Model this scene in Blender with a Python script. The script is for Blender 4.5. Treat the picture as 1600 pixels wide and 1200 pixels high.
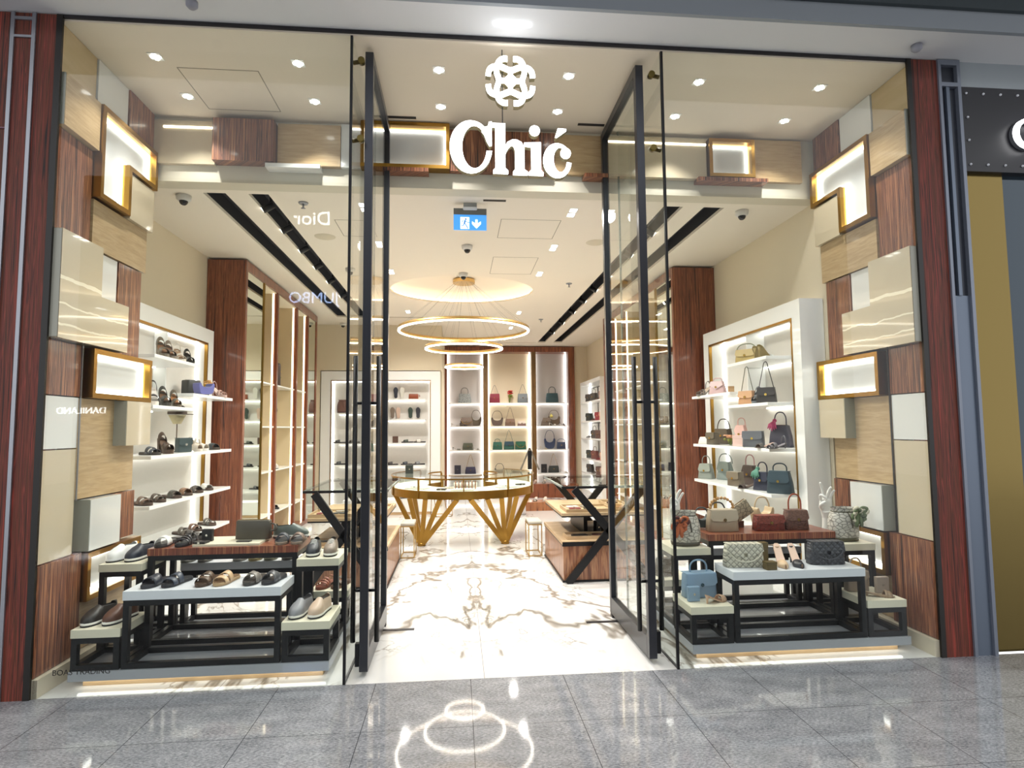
import bpy, math, random
from mathutils import Vector, Matrix
from mathutils.geometry import tessellate_polygon
random.seed(7)
S = bpy.context.scene
COL = S.collection
for o in list(bpy.data.objects): bpy.data.objects.remove(o)

# ---------------------------------------------------------------- camera, world, exposure
FPX, YAW, PITCH, ROLL, CAM = 928.1153, .092, .0739, -.0082, Vector((0, -3.8177, 1.55))
_cy, _sy, _cp, _sp = math.cos(YAW), math.sin(YAW), math.cos(PITCH), math.sin(PITCH)
_F = Vector((_sy*_cp, _cy*_cp, _sp)); _R0 = Vector((_cy, -_sy, 0)); _U0 = _R0.cross(_F)
_R = _R0*math.cos(ROLL)+_U0*math.sin(ROLL); _U = -_R0*math.sin(ROLL)+_U0*math.cos(ROLL)
cd = bpy.data.cameras.new('camera'); cam = bpy.data.objects.new('camera', cd); COL.objects.link(cam)
cd.sensor_fit = 'HORIZONTAL'; cd.sensor_width = 36; cd.lens = FPX/1600*36; cd.clip_start = .05; cd.clip_end = 200
m3 = Matrix((_R, _U, -_F)).transposed().to_4x4(); m3.translation = CAM; cam.matrix_world = m3
S.camera = cam
def at(px, py, x=None, y=None, z=None):
    """point of the place seen at a pixel of the photograph, on the plane x=, y= or z="""
    d = _F+_R*((px-800)/FPX)+_U*((600-py)/FPX)
    t = (x-CAM.x)/d.x if x is not None else (y-CAM.y)/d.y if y is not None else (z-CAM.z)/d.z
    return CAM+d*t
w = bpy.data.worlds.new('world'); S.world = w; w.use_nodes = True
w.node_tree.nodes['Background'].inputs[0].default_value = (.96, .975, 1, 1)
w.node_tree.nodes['Background'].inputs[1].default_value = 1.15
S.view_settings.view_transform = 'Standard'; S.view_settings.look = 'None'
S.view_settings.gamma = 1; S.view_settings.use_curve_mapping = False
S.view_settings.exposure = 0.72
WARM = (1, .955, .895); NEUT = (1, .97, .94)

def light(name, kind, loc, power, color=NEUT, size=.1, rot=(0, 0, 0), spot=None, blend=.6, sy=None, parent=None):
    l = bpy.data.lights.new(name, kind); l.energy = power; l.color = color
    if kind == 'AREA':
        l.size = size
        if sy: l.shape = 'RECTANGLE'; l.size_y = sy
    else: l.shadow_soft_size = size
    if spot: l.spot_size = math.radians(spot); l.spot_blend = blend
    o = bpy.data.objects.new(name, l); COL.objects.link(o); o.location = loc; o.rotation_euler = rot
    if parent: o.parent = parent
    return o
# ---------------------------------------------------------------- materials
def lin(c):
    if isinstance(c, str):
        c = c.lstrip('#'); c = [int(c[i:i+2], 16)/255 for i in (0, 2, 4)]
    return tuple(v/12.92 if v <= .04045 else ((v+.055)/1.055)**2.4 for v in c)+(1,)
_mats = {}
def newmat(key):
    m = bpy.data.materials.new(key); m.use_nodes = True; _mats[key] = m
    nt = m.node_tree; return m, nt, nt.nodes['Principled BSDF']
def plain(key, col, rough=.5, metal=0, coat=0, bump=0, bscale=60, var=0):
    if key in _mats: return _mats[key]
    m, nt, b = newmat(key)
    b.inputs['Base Color'].default_value = lin(col); b.inputs['Roughness'].default_value = rough
    b.inputs['Metallic'].default_value = metal; b.inputs['Coat Weight'].default_value = coat
    if bump or var:
        tc = nt.nodes.new('ShaderNodeTexCoord'); n = nt.nodes.new('ShaderNodeTexNoise')
        n.inputs['Scale'].default_value = bscale; n.inputs['Detail'].default_value = 4
        nt.links.new(tc.outputs['Object'], n.inputs['Vector'])
        if bump:
            bp = nt.nodes.new('ShaderNodeBump'); bp.inputs['Strength'].default_value = bump; bp.inputs['Distance'].default_value = .01
            nt.links.new(n.outputs['Fac'], bp.inputs['Height']); nt.links.new(bp.outputs[0], b.inputs['Normal'])
        if var:
            mx = nt.nodes.new('ShaderNodeMix'); mx.data_type = 'RGBA'
            c = lin(col); mx.inputs[6].default_value = tuple(v*(1-var) for v in c[:3])+(1,); mx.inputs[7].default_value = tuple(min(1, v*(1+var)) for v in c[:3])+(1,)
            nt.links.new(n.outputs['Fac'], mx.inputs[0]); nt.links.new(mx.outputs[2], b.inputs['Base Color'])
    return m
def emit(key, col, s):
    if key in _mats: return _mats[key]
    m, nt, b = newmat(key); b.inputs['Base Color'].default_value = lin(col)
    b.inputs['Emission Color'].default_value = lin(col); b.inputs['Emission Strength'].default_value = s
    return m
def ramp(nt, stops, interp='LINEAR'):
    r = nt.nodes.new('ShaderNodeValToRGB'); e = r.color_ramp.elements; r.color_ramp.interpolation = interp
    while len(e) < len(stops): e.new(.5)
    for i, (p, c) in enumerate(stops): e[i].position = p; e[i].color = lin(c)
    return r
def wood(key, stops, horiz=40, vert=1.6, along='z', rough=.35, coat=.3, dist=.8):
    """striped veneer: stripes run along one axis of the place"""
    if key in _mats: return _mats[key]
    m, nt, b = newmat(key); L = nt.links.new
    g = nt.nodes.new('ShaderNodeNewGeometry'); sp = nt.nodes.new('ShaderNodeSeparateXYZ'); L(g.outputs['Position'], sp.inputs[0])
    cm = nt.nodes.new('ShaderNodeCombineXYZ')
    def mul(s, k):
        n = nt.nodes.new('ShaderNodeMath'); n.operation = 'MULTIPLY'; L(s, n.inputs[0]); n.inputs[1].default_value = k; return n.outputs[0]
    def add(a, c):
        n = nt.nodes.new('ShaderNodeMath'); n.operation = 'ADD'; L(a, n.inputs[0]); L(c, n.inputs[1]); return n.outputs[0]
    if along == 'z':
        L(mul(add(sp.outputs[0], sp.outputs[1]), horiz), cm.inputs[0]); L(mul(sp.outputs[2], vert), cm.inputs[2])
    elif along == 'x':
        L(mul(sp.outputs[2], horiz), cm.inputs[2]); L(mul(sp.outputs[1], horiz), cm.inputs[1]); L(mul(sp.outputs[0], vert), cm.inputs[0])
    elif along == 'h':
        L(mul(sp.outputs[2], horiz), cm.inputs[2]); L(mul(add(sp.outputs[0], sp.outputs[1]), vert), cm.inputs[0])
    else:
        L(mul(sp.outputs[0], horiz), cm.inputs[0]); L(mul(sp.outputs[1], vert), cm.inputs[1]); L(mul(sp.outputs[2], vert), cm.inputs[2])
    n = nt.nodes.new('ShaderNodeTexNoise'); n.inputs['Scale'].default_value = 1; n.inputs['Detail'].default_value = 3; n.inputs['Roughness'].default_value = .62; n.inputs['Distortion'].default_value = dist
    L(cm.outputs[0], n.inputs['Vector'])
    r = ramp(nt, stops); L(n.outputs['Fac'], r.inputs[0]); L(r.outputs[0], b.inputs['Base Color'])
    b.inputs['Roughness'].default_value = rough; b.inputs['Coat Weight'].default_value = coat; b.inputs['Coat Roughness'].default_value = .08
    return m
ZEB = wood('zebrano', [(.36, '#2e1812'), (.42, '#6b3c2b'), (.47, '#9a6446'), (.51, '#4a281e'), (.56, '#7a4733'), (.61, '#b98058'), (.68, '#5c3326')], horiz=52, vert=.9)
ZEBX = wood('zebrano_top', [(.32, '#6b3a2c'), (.45, '#96543c'), (.55, '#7c4231'), (.66, '#b06c4c')], along='y', horiz=60, vert=3)
COLW = wood('column_wood', [(.36, '#24120e'), (.43, '#73301f'), (.48, '#4a2a16'), (.53, '#8c3b2e'), (.58, '#3a1c14'), (.66, '#943a2c')], horiz=60, vert=.8, rough=.6, coat=0)
CABW = wood('cabinet_wood', [(.36, '#3c1c12'), (.43, '#8a4a30'), (.49, '#5a2c1c'), (.54, '#9c5a3a'), (.6, '#6a3622'), (.68, '#b06e46')], horiz=44, vert=.8)
TAN = wood('tan_veneer', [(.3, '#a88d66'), (.5, '#b59a73'), (.7, '#c0a67f')], along='h', horiz=50, vert=5, rough=.35, coat=.3)
TAN2 = wood('tan_smooth', [(.3, '#b8a27c'), (.7, '#c4ae8a')], along='h', horiz=8, vert=2, rough=.3, coat=.3)
OAK = wood('oak', [(.3, '#c7a47a'), (.7, '#dcbd92')], along='h', horiz=30, vert=5, rough=.45, coat=0)
TRAYW = wood('tray_wood', [(.3, '#a98d6c'), (.7, '#cbb08c')], along='x', horiz=40, vert=5, rough=.5, coat=0)
BLACK = plain('black_metal', '#18181b', .38, .3, bump=.05, bscale=400)
DARK = plain('dark_bronze', '#3a383a', .35, .6)
HAND = plain('handle_black', '#0c0c0e', .4, .2)
GOLD = plain('brushed_gold', '#a9823e', .3, 1, bump=.03, bscale=200)
GOLDL = plain('pale_gold', '#cfae72', .35, .9)
STEEL = plain('satin_steel', '#9a9ca3', .35, .8)
GREYM = plain('grey_metal', '#7d838f', .4, .5)
CEIL = plain('ceiling_paint', '#e9e0d2', .9)
CEILV = plain('vestibule_ceiling_paint', '#dcd0be', .85)
SOFF = plain('mall_soffit_paint', '#cfcfd0', .7)
FASC = plain('mall_fascia', '#8a9096', .6)
MALLC = plain('mall_dark_ceiling', '#3b4347', .8)
WALL = plain('beige_wall', '#dccfb6', .85)
LACQ = plain('white_lacquer', '#f1f1ee', .3, coat=.4)
STONE = plain('niche_back', '#d9d5ce', .6, bump=.03, bscale=25, var=.03)
NICHB = plain('niche_beige', '#d9c6a2', .6, var=.03, bscale=8)
WTOP = plain('white_tabletop', '#d7dadf', .35, coat=.3)
CTOP = plain('cream_tabletop', '#d9d3bd', .45)
PLAT = plain('grey_platform', '#9fa1a6', .35, coat=.4)
CREAM = plain('cream_gloss', '#c8baa0', .12, coat=.5)
WGLO = plain('white_gloss', '#dcdcd8', .12, coat=.5)
SIDEG = plain('greige_edge', '#a7a699', .4)
BASEB = plain('baseboard_cream', '#c9bfa9', .5)
LED = emit('led_white', '#fffdfa', 4.2)
LEDS = emit('led_soft', '#fffdf8', 3.6)
LEDW = emit('led_warm', '#fff0d0', 3.5)
SIGNW = emit('sign_white', '#ffffff', 4)
LENS = emit('lamp_lens', '#fffdf8', 10)
MIRR = plain('mirror_glass', '#e8efe6', .02, 1)

def glassmat(key, tint=(.97, .99, .98), ior=1.45):
    m, nt, b = newmat(key); L = nt.links.new
    nt.nodes.remove(b); out = nt.nodes['Material Output']
    t = nt.nodes.new('ShaderNodeBsdfTransparent'); t.inputs[0].default_value = tint+(1,)
    gl = nt.nodes.new('ShaderNodeBsdfGlossy'); gl.inputs['Roughness'].default_value = 0
    fr = nt.nodes.new('ShaderNodeFresnel'); fr.inputs['IOR'].default_value = ior
    mx = nt.nodes.new('ShaderNodeMixShader'); g = nt.nodes.new('ShaderNodeNewGeometry'); iv = nt.nodes.new('ShaderNodeMath'); iv.operation = 'SUBTRACT'; iv.inputs[0].default_value = 1; L(g.outputs['Backfacing'], iv.inputs[1])
    mu = nt.nodes.new('ShaderNodeMath'); mu.operation = 'MULTIPLY'; L(iv.outputs[0], mu.inputs[0]); L(fr.outputs[0], mu.inputs[1]); L(mu.outputs[0], mx.inputs[0]); L(t.outputs[0], mx.inputs[1]); L(gl.outputs[0], mx.inputs[2]); L(mx.outputs[0], out.inputs[0])
    return m
GLASS = glassmat('clear_glass'); GLASSG = glassmat('display_glass', (.93, .97, .95), 1.5)

def marble():
    m, nt, b = newmat('white_marble'); L = nt.links.new
    g = nt.nodes.new('ShaderNodeNewGeometry'); sp = nt.nodes.new('ShaderNodeSeparateXYZ'); L(g.outputs['Position'], sp.inputs[0])
    def M(op, a, k=None, c=None):
        n = nt.nodes.new('ShaderNodeMath'); n.operation = op
        for i, v in enumerate((a, k, c)):
            if v is None: continue
            if isinstance(v, (int, float)): n.inputs[i].default_value = v
            else: L(v, n.inputs[i])
        return n.outputs[0]
    xs = M('SUBTRACT', sp.outputs[0], .166)
    pp = M('PINGPONG', xs, 1.6)                       # book-matched slabs, mirrored at each joint
    cm = nt.nodes.new('ShaderNodeCombineXYZ'); L(pp, cm.inputs[0]); L(sp.outputs[1], cm.inputs[1])
    def veins(scale, off, dist, wd):
        mp = nt.nodes.new('ShaderNodeMapping'); L(cm.outputs[0], mp.inputs[0]); mp.inputs['Location'].default_value = (off, off*.7, off); mp.inputs['Rotation'].default_value = (0, 0, .7); mp.inputs['Scale'].default_value = (1, .55, 1)
        n = nt.nodes.new('ShaderNodeTexNoise'); n.inputs['Scale'].default_value = scale; n.inputs['Detail'].default_value = 5; n.inputs['Roughness'].default_value = .55; n.inputs['Distortion'].default_value = dist
        L(mp.outputs[0], n.inputs['Vector'])
        d = M('ABSOLUTE', M('SUBTRACT', n.outputs['Fac'], .5))
        mr = nt.nodes.new('ShaderNodeMapRange'); L(d, mr.inputs[0]); mr.inputs[1].default_value = 0; mr.inputs[2].default_value = wd; mr.inputs[3].default_value = 1; mr.inputs[4].default_value = 0
        return mr.outputs[0]
    v1 = veins(.75, 3.1, .5, .015); v2 = veins(1.7, 9.4, .9, .014)
    nz = nt.nodes.new('ShaderNodeTexNoise'); nz.inputs['Scale'].default_value = 1.3; L(cm.outputs[0], nz.inputs['Vector'])
    msk = nt.nodes.new('ShaderNodeMapRange'); L(nz.outputs['Fac'], msk.inputs[0]); msk.inputs[1].default_value = .45; msk.inputs[2].default_value = .65
    v2m = M('MULTIPLY', v2, msk.outputs[0]); v = M('MINIMUM', M('ADD', M('MULTIPLY', v1, .85), M('MULTIPLY', v2m, .7)), 1)
    cr = ramp(nt, [(0, '#d9d8d5'), (.5, '#a39c93'), (1, '#746d64')]); L(v, cr.inputs[0])
    # joints
    jx = M('ABSOLUTE', M('SUBTRACT', M('FRACT', M('ADD', M('DIVIDE', xs, 1.6), .5)), .5))
    jy = M('ABSOLUTE', M('SUBTRACT', M('FRACT', M('ADD', M('DIVIDE', sp.outputs[1], 3.0), .95)), .5))
    j = M('MAXIMUM', M('LESS_THAN', jx, .0014), M('LESS_THAN', jy, .0007))
    mx = nt.nodes.new('ShaderNodeMix'); mx.data_type = 'RGBA'; L(j, mx.inputs[0]); L(cr.outputs[0], mx.inputs[6]); mx.inputs[7].default_value = lin('#9a9690')
    L(mx.outputs[2], b.inputs['Base Color']); b.inputs['Roughness'].default_value = .07; b.inputs['Specular IOR Level'].default_value = .6
    return m
MARBLE = marble()
def granite():
    m, nt, b = newmat('grey_granite'); L = nt.links.new
    g = nt.nodes.new('ShaderNodeNewGeometry'); sp = nt.nodes.new('ShaderNodeSeparateXYZ'); L(g.outputs['Position'], sp.inputs[0])
    def M(op, a, k=None):
        n = nt.nodes.new('ShaderNodeMath'); n.operation = op
        for i, v in enumerate((a, k)):
            if v is None: continue
            if isinstance(v, (int, float)): n.inputs[i].default_value = v
            else: L(v, n.inputs[i])
        return n.outputs[0]
    mp = nt.nodes.new('ShaderNodeMapping'); L(g.outputs['Position'], mp.inputs[0]); mp.inputs['Scale'].default_value = (1, 2.2, 1); mp.inputs['Rotation'].default_value = (0, 0, .35)
    n1 = nt.nodes.new('ShaderNodeTexNoise'); n1.inputs['Scale'].default_value = 55; n1.inputs['Detail'].default_value = 6; n1.inputs['Roughness'].default_value = .75; L(mp.outputs[0], n1.inputs['Vector'])
    n2 = nt.nodes.new('ShaderNodeTexNoise'); n2.inputs['Scale'].default_value = 5; n2.inputs['Detail'].default_value = 5; L(mp.outputs[0], n2.inputs['Vector'])
    s = M('ADD', M('MULTIPLY', n1.outputs['Fac'], .8), M('MULTIPLY', n2.outputs['Fac'], .2))
    cr = ramp(nt, [(.35, '#4c4e52'), (.45, '#7a7c80'), (.55, '#98999c'), (.66, '#b6b7b8')]); L(s, cr.inputs[0])
    jx = M('ABSOLUTE', M('SUBTRACT', M('FRACT', M('ADD', M('DIVIDE', M('SUBTRACT', sp.outputs[0], .08), .5775), .5)), .5))
    jy = M('ABSOLUTE', M('SUBTRACT', M('FRACT', M('ADD', M('DIVIDE', sp.outputs[1], .59), .5)), .5))
    j = M('MAXIMUM', M('LESS_THAN', jx, .0035), M('LESS_THAN', jy, .003))
    mx = nt.nodes.new('ShaderNodeMix'); mx.data_type = 'RGBA'; L(j, mx.inputs[0]); L(cr.outputs[0], mx.inputs[6]); mx.inputs[7].default_value = lin('#45474a')
    L(mx.outputs[2], b.inputs['Base Color']); b.inputs['Roughness'].default_value = .05; b.inputs['Specular IOR Level'].default_value = .62
    return m
GRAN = granite()
def creamlined():  # cream gloss crossed by wavy pale lines at fixed heights
    m, nt, b = newmat('cream_lined_gloss'); L = nt.links.new
    g = nt.nodes.new('ShaderNodeNewGeometry'); sp = nt.nodes.new('ShaderNodeSeparateXYZ'); L(g.outputs['Position'], sp.inputs[0])
    n = nt.nodes.new('ShaderNodeTexNoise'); n.inputs['Scale'].default_value = 3; n.inputs['Detail'].default_value = 4; L(g.outputs['Position'], n.inputs['Vector'])
    def M(op, a, k=None):
        q = nt.nodes.new('ShaderNodeMath'); q.operation = op
        for i, v in enumerate((a, k)):
            if v is None: continue
            if isinstance(v, (int, float)): q.inputs[i].default_value = v
            else: L(v, q.inputs[i])
        return q.outputs[0]
    z = M('ADD', sp.outputs[2], M('MULTIPLY', M('SUBTRACT', n.outputs['Fac'], .5), .09))
    tot = None
    for zc, wd in ((2.21, .006), (2.33, .006), (2.5, .012)):
        q = M('LESS_THAN', M('ABSOLUTE', M('SUBTRACT', z, zc)), wd); tot = q if tot is None else M('MAXIMUM', tot, q)
    mx = nt.nodes.new('ShaderNodeMix'); mx.data_type = 'RGBA'; L(tot, mx.inputs[0]); mx.inputs[6].default_value = lin('#c8baa0'); mx.inputs[7].default_value = lin('#f3ead2')
    L(mx.outputs[2], b.inputs['Base Color']); b.inputs['Roughness'].default_value = .12; b.inputs['Coat Weight'].default_value = .5
    return m
CLINE = creamlined()
def leather(col, kind='plain'):
    key = 'leather_%s_%s' % (kind, col.lstrip('#'))
    if key in _mats: return _mats[key]
    m, nt, b = newmat(key); L = nt.links.new; c = lin(col)
    b.inputs['Base Color'].default_value = c; b.inputs['Roughness'].default_value = .42
    tc = nt.nodes.new('ShaderNodeTexCoord'); bp = nt.nodes.new('ShaderNodeBump'); bp.inputs['Distance'].default_value = .006
    if kind == 'plain':
        n = nt.nodes.new('ShaderNodeTexNoise'); n.inputs['Scale'].default_value = 180; L(tc.outputs['Object'], n.inputs['Vector']); L(n.outputs['Fac'], bp.inputs['Height']); bp.inputs['Strength'].default_value = .15
    elif kind in ('croc', 'snake'):
        n = nt.nodes.new('ShaderNodeTexVoronoi'); n.feature = 'DISTANCE_TO_EDGE'; n.inputs['Scale'].default_value = 38 if kind == 'croc' else 26
        mp = nt.nodes.new('ShaderNodeMapping'); mp.inputs['Scale'].default_value = (1, 1, 1.5); L(tc.outputs['Object'], mp.inputs[0]); L(mp.outputs[0], n.inputs['Vector'])
        mr = nt.nodes.new('ShaderNodeMapRange'); L(n.outputs['Distance'], mr.inputs[0]); mr.inputs[2].default_value = .12
        L(mr.outputs[0], bp.inputs['Height']); bp.inputs['Strength'].default_value = .5
        mx = nt.nodes.new('ShaderNodeMix'); mx.data_type = 'RGBA'; L(mr.outputs[0], mx.inputs[0]); k = .3 if kind == 'snake' else .45
        mx.inputs[6].default_value = tuple(v*k for v in c[:3])+(1,); mx.inputs[7].default_value = c; L(mx.outputs[2], b.inputs['Base Color'])
    elif kind == 'quilt':
        mp = nt.nodes.new('ShaderNodeMapping'); mp.inputs['Rotation'].default_value = (0, .785, 0); mp.inputs['Scale'].default_value = (34, 0, 34); L(tc.outputs['Object'], mp.inputs[0])
        ck = nt.nodes.new('ShaderNodeTexBrick'); ck.inputs['Scale'].default_value = 1
        sp = nt.nodes.new('ShaderNodeSeparateXYZ'); L(mp.outputs[0], sp.inputs[0])
        def M(op, a, k=None):
            q = nt.nodes.new('ShaderNodeMath'); q.operation = op
            for i, v in enumerate((a, k)):
                if v is None: continue
                if isinstance(v, (int, float)): q.inputs[i].default_value = v
                else: L(v, q.inputs[i])
            return q.outputs[0]
        nt.nodes.remove(ck)
        h = M('MINIMUM', M('PINGPONG', sp.outputs[0], .5), M('PINGPONG', sp.outputs[2], .5))
        L(h, bp.inputs['Height']); bp.inputs['Strength'].default_value = 1; bp.inputs['Distance'].default_value = .012
        mr = nt.nodes.new('ShaderNodeMapRange'); L(h, mr.inputs[0]); mr.inputs[2].default_value = .16
        mx = nt.nodes.new('ShaderNodeMix'); mx.data_type = 'RGBA'; L(mr.outputs[0], mx.inputs[0]); mx.inputs[6].default_value = tuple(v*.35 for v in c[:3])+(1,); mx.inputs[7].default_value = c; L(mx.outputs[2], b.inputs['Base Color'])
    L(bp.outputs[0], b.inputs['Normal'])
    return m

# ---------------------------------------------------------------- mesh helpers
class MB:
    def __init__(s): s.v = []; s.f = []; s.sm = []
    def add(s, vs, fs, smooth=False):
        o = len(s.v); s.v += [tuple(v) for v in vs]
        for f in fs: s.f.append(tuple(i+o for i in f)); s.sm.append(smooth)
        return s
    def box(s, x0, x1, y0, y1, z0, z1):
        if x0 > x1: x0, x1 = x1, x0
        if y0 > y1: y0, y1 = y1, y0
        if z0 > z1: z0, z1 = z1, z0
        return s.add([(x0, y0, z0), (x1, y0, z0), (x1, y1, z0), (x0, y1, z0), (x0, y0, z1), (x1, y0, z1), (x1, y1, z1), (x0, y1, z1)],
                     [(0, 3, 2, 1), (4, 5, 6, 7), (0, 1, 5, 4), (1, 2, 6, 5), (2, 3, 7, 6), (3, 0, 4, 7)])
    def rings(s, R, close=True, cap=True, smooth=True):
        n = len(R[0]); vs = [p for r in R for p in r]; fs = []
        for i in range(len(R)-1):
            for j in range(n if close else n-1):
                k = (j+1) % n; fs.append((i*n+j, i*n+k, (i+1)*n+k, (i+1)*n+j))
        s.add(vs, fs, smooth)
        if cap and close:
            s.add(R[0], [tuple(reversed(range(n)))]); s.add(R[-1], [tuple(range(n))])
        return s
    def tube(s, pts, r, seg=8, cap=True, closed=False):
        pts = [Vector(p) for p in pts]; n = len(pts); R = []
        rr = r if isinstance(r, (list, tuple)) else [r]*n
        up = None
        for i, p in enumerate(pts):
            a = pts[(i-1) % n] if closed or i > 0 else p; c = pts[(i+1) % n] if closed or i < n-1 else p
            t = (c-a).normalized() if (c-a).length > 1e-9 else Vector((0, 0, 1))
            if up is None:
                up = t.orthogonal().normalized()
            up = (up-t*up.dot(t)); up = up.normalized() if up.length > 1e-6 else t.orthogonal().normalized()
            sd = t.cross(up)
            R.append([p+(up*math.cos(k*2*math.pi/seg)+sd*math.sin(k*2*math.pi/seg))*rr[i] for k in range(seg)])
        if closed: R.append(R[0])
        return s.rings(R, cap=cap and not closed)
    def beam(s, a, c, w, h, up=(0, 1, 0)):
        a, c = Vector(a), Vector(c); t = (c-a).normalized(); u = Vector(up); u = (u-t*u.dot(t)).normalized(); sd = t.cross(u)
        q = [(-1, -1), (1, -1), (1, 1), (-1, 1)]
        return s.rings([[p+sd*(w/2*i)+u*(h/2*j) for i, j in q] for p in (a, c)], smooth=False)
    def lathe(s, prof, c=(0, 0, 0), seg=24, smooth=True, a0=0, a1=2*math.pi):
        full = abs(a1-a0-2*math.pi) < 1e-6
        n = seg if full else seg+1
        R = []
        for k in range(n):
            a = a0+(a1-a0)*k/seg; R.append([(c[0]+r*math.cos(a), c[1]+r*math.sin(a), c[2]+z) for r, z in prof])
        if full: R.append(R[0])
        m = len(prof); vs = [p for r in R for p in r]; fs = []
        for i in range(len(R)-1):
            for j in range(m-1): fs.append((i*m+j, (i+1)*m+j, (i+1)*m+j+1, i*m+j+1))
        return s.add(vs, fs, smooth)
    def prism(s, poly, f, t, smooth=False):
        """poly: 2-D outline; f(u, v, w) gives the point; w runs from 0 to t"""
        n = len(poly); vs = [f(u, v, 0) for u, v in poly]+[f(u, v, t) for u, v in poly]
        tri = tessellate_polygon([[Vector((u, v, 0)) for u, v in poly]])
        fs = [tuple(q) for q in tri]+[tuple(i+n for i in reversed(q)) for q in tri]
        s.add(vs, fs); s.add(vs, [(i, (i+1) % n, (i+1) % n+n, i+n) for i in range(n)], smooth)
        return s
    def sphere(s, c, r, seg=12, rg=8, sc=(1, 1, 1)):
        R = []
        for i in range(rg+1):
            a = math.pi*i/rg
            R.append([(c[0]+r*sc[0]*math.sin(a)*math.cos(k*2*math.pi/seg), c[1]+r*sc[1]*math.sin(a)*math.sin(k*2*math.pi/seg), c[2]-r*sc[2]*math.cos(a)) for k in range(seg)])
        return s.rings(R, cap=False)
    def build(s, name, mat, parent=None, bevel=0, loc=None, rot=0, weld=True):
        me = bpy.data.meshes.new(name); me.from_pydata(s.v, [], s.f); me.materials.append(mat)
        for p, q in zip(me.polygons, s.sm): p.use_smooth = q
        import bmesh
        bm = bmesh.new(); bm.from_mesh(me)
        if weld: bmesh.ops.remove_doubles(bm, verts=bm.verts, dist=1e-5)
        bmesh.ops.recalc_face_normals(bm, faces=bm.faces); bm.to_mesh(me); bm.free()
        o = bpy.data.objects.new(name, me); COL.objects.link(o)
        if parent is not None: o.parent = parent
        if loc is not None: o.location = loc; o.rotation_euler = (0, 0, rot)
        if bevel:
            b = o.modifiers.new('bevel', 'BEVEL'); b.width = bevel; b.segments = 2; b.limit_method = 'ANGLE'
        return o
def empty(name, loc=(0, 0, 0), rz=0):
    o = bpy.data.objects.new(name, None); COL.objects.link(o); o.location = loc; o.rotation_euler = (0, 0, rz); o.empty_display_size = .1
    return o
def tag(o, label, cat, group=None):
    o['label'] = label; o['category'] = cat
    if group: o['group'] = group
    return o
def struct(o): o['kind'] = 'structure'; return o
def boxo(name, b, mat, parent=None, bevel=0): return MB().box(*b).build(name, mat, parent, bevel)
def smooth_path(pts, n=8, closed=False):
    P = [Vector(p) for p in pts]; out = []; m = len(P)
    for i in range(m if closed else m-1):
        p0 = P[(i-1) % m] if closed or i > 0 else P[i]; p1 = P[i]; p2 = P[(i+1) % m]; p3 = P[(i+2) % m] if closed or i+2 < m else p2
        for k in range(n):
            t = k/n; out.append(.5*((2*p1)+(p2-p0)*t+(2*p0-5*p1+4*p2-p3)*t*t+(3*p1-p0-3*p2+p3)*t**3))
    if not closed: out.append(P[-1])
    return out
_tn = [0]
def trim(b, mat, bevel=0):
    _tn[0] += 1; return struct(boxo('trim_%d' % _tn[0], b, mat, None, bevel))

# ---------------------------------------------------------------- large structure
XL, XR, H1, H2, D1 = -2.4665, 3.21, 4.14, 3.6, 1.13
G1, G2 = -.69, 1.408
WL, WR, YB = -2.95, 3.28, 11.35
def mx_(x): return XL+XR-x      # mirror across the shop's middle
struct(boxo('floor', (WL-.2, WR+.2, 0, YB+.2, -.1, 0), MARBLE))
struct(boxo('floor', (-12, 14, -16, -.0005, -.1, 0), GRAN))
# inner ceiling with recessed slots and the round cove cut out
def slab_with_holes(name, outer, holes, z, t, mat):
    loops = [[Vector((x, y, 0)) for x, y in L] for L in [outer]+holes]
    flat = [p for L in loops for p in L]; tri = tessellate_polygon(loops)
    m = MB(); n = len(flat)
    m.add([(p.x, p.y, z) for p in flat]+[(p.x, p.y, z+t) for p in flat], [tuple(q) for q in tri]+[tuple(i+n for i in q[::-1]) for q in tri])
    k = 0
    for L in loops:
        c = len(L); m.add([(p.x, p.y, z) for p in L]+[(p.x, p.y, z+t) for p in L], [(i, (i+1) % c, (i+1) % c+c, i+c) for i in range(c)])
    return m.build(name, mat)
def rect(x0, x1, y0, y1): return [(x0, y0), (x1, y0), (x1, y1), (x0, y1)]
SLOTS = [(-2.19, -2.0, 1.40, 7.18), (-1.81, -1.64, 1.40, 7.18), (1.92, 2.105, 1.43, 10.28), (2.305, 2.505, 1.43, 10.28), (-1.62, -.265, 7.12, 7.19), (.69, 1.9, 10.29, 10.35)]
CC = (.075, 4.98); CR = 1.0
cove = [(CC[0]+CR*1.06*math.cos(a*math.pi/32), CC[1]+CR*.9*math.sin(a*math.pi/32)) for a in range(64)]
struct(slab_with_holes('ceiling', rect(WL-.2, WR+.2, D1+.2005, YB+.2), [rect(*s) for s in SLOTS]+[cove], H2, .03, CEIL))
m = MB()
for s in SLOTS:
    x0, x1, y0, y1 = s; m.box(x0-.01, x0, y0-.01, y1+.01, H2+.03, H2+.16).box(x1, x1+.01, y0-.01, y1+.01, H2+.03, H2+.16).box(x0-.01, x1+.01, y0-.01, y0, H2+.03, H2+.16).box(x0-.01, x1+.01, y1, y1+.01, H2+.03, H2+.16).box(x0-.01, x1+.01, y0-.01, y1+.01, H2+.16, H2+.17)
struct(m.build('ceiling', plain('slot_black', '#26262c', .6)))
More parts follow.
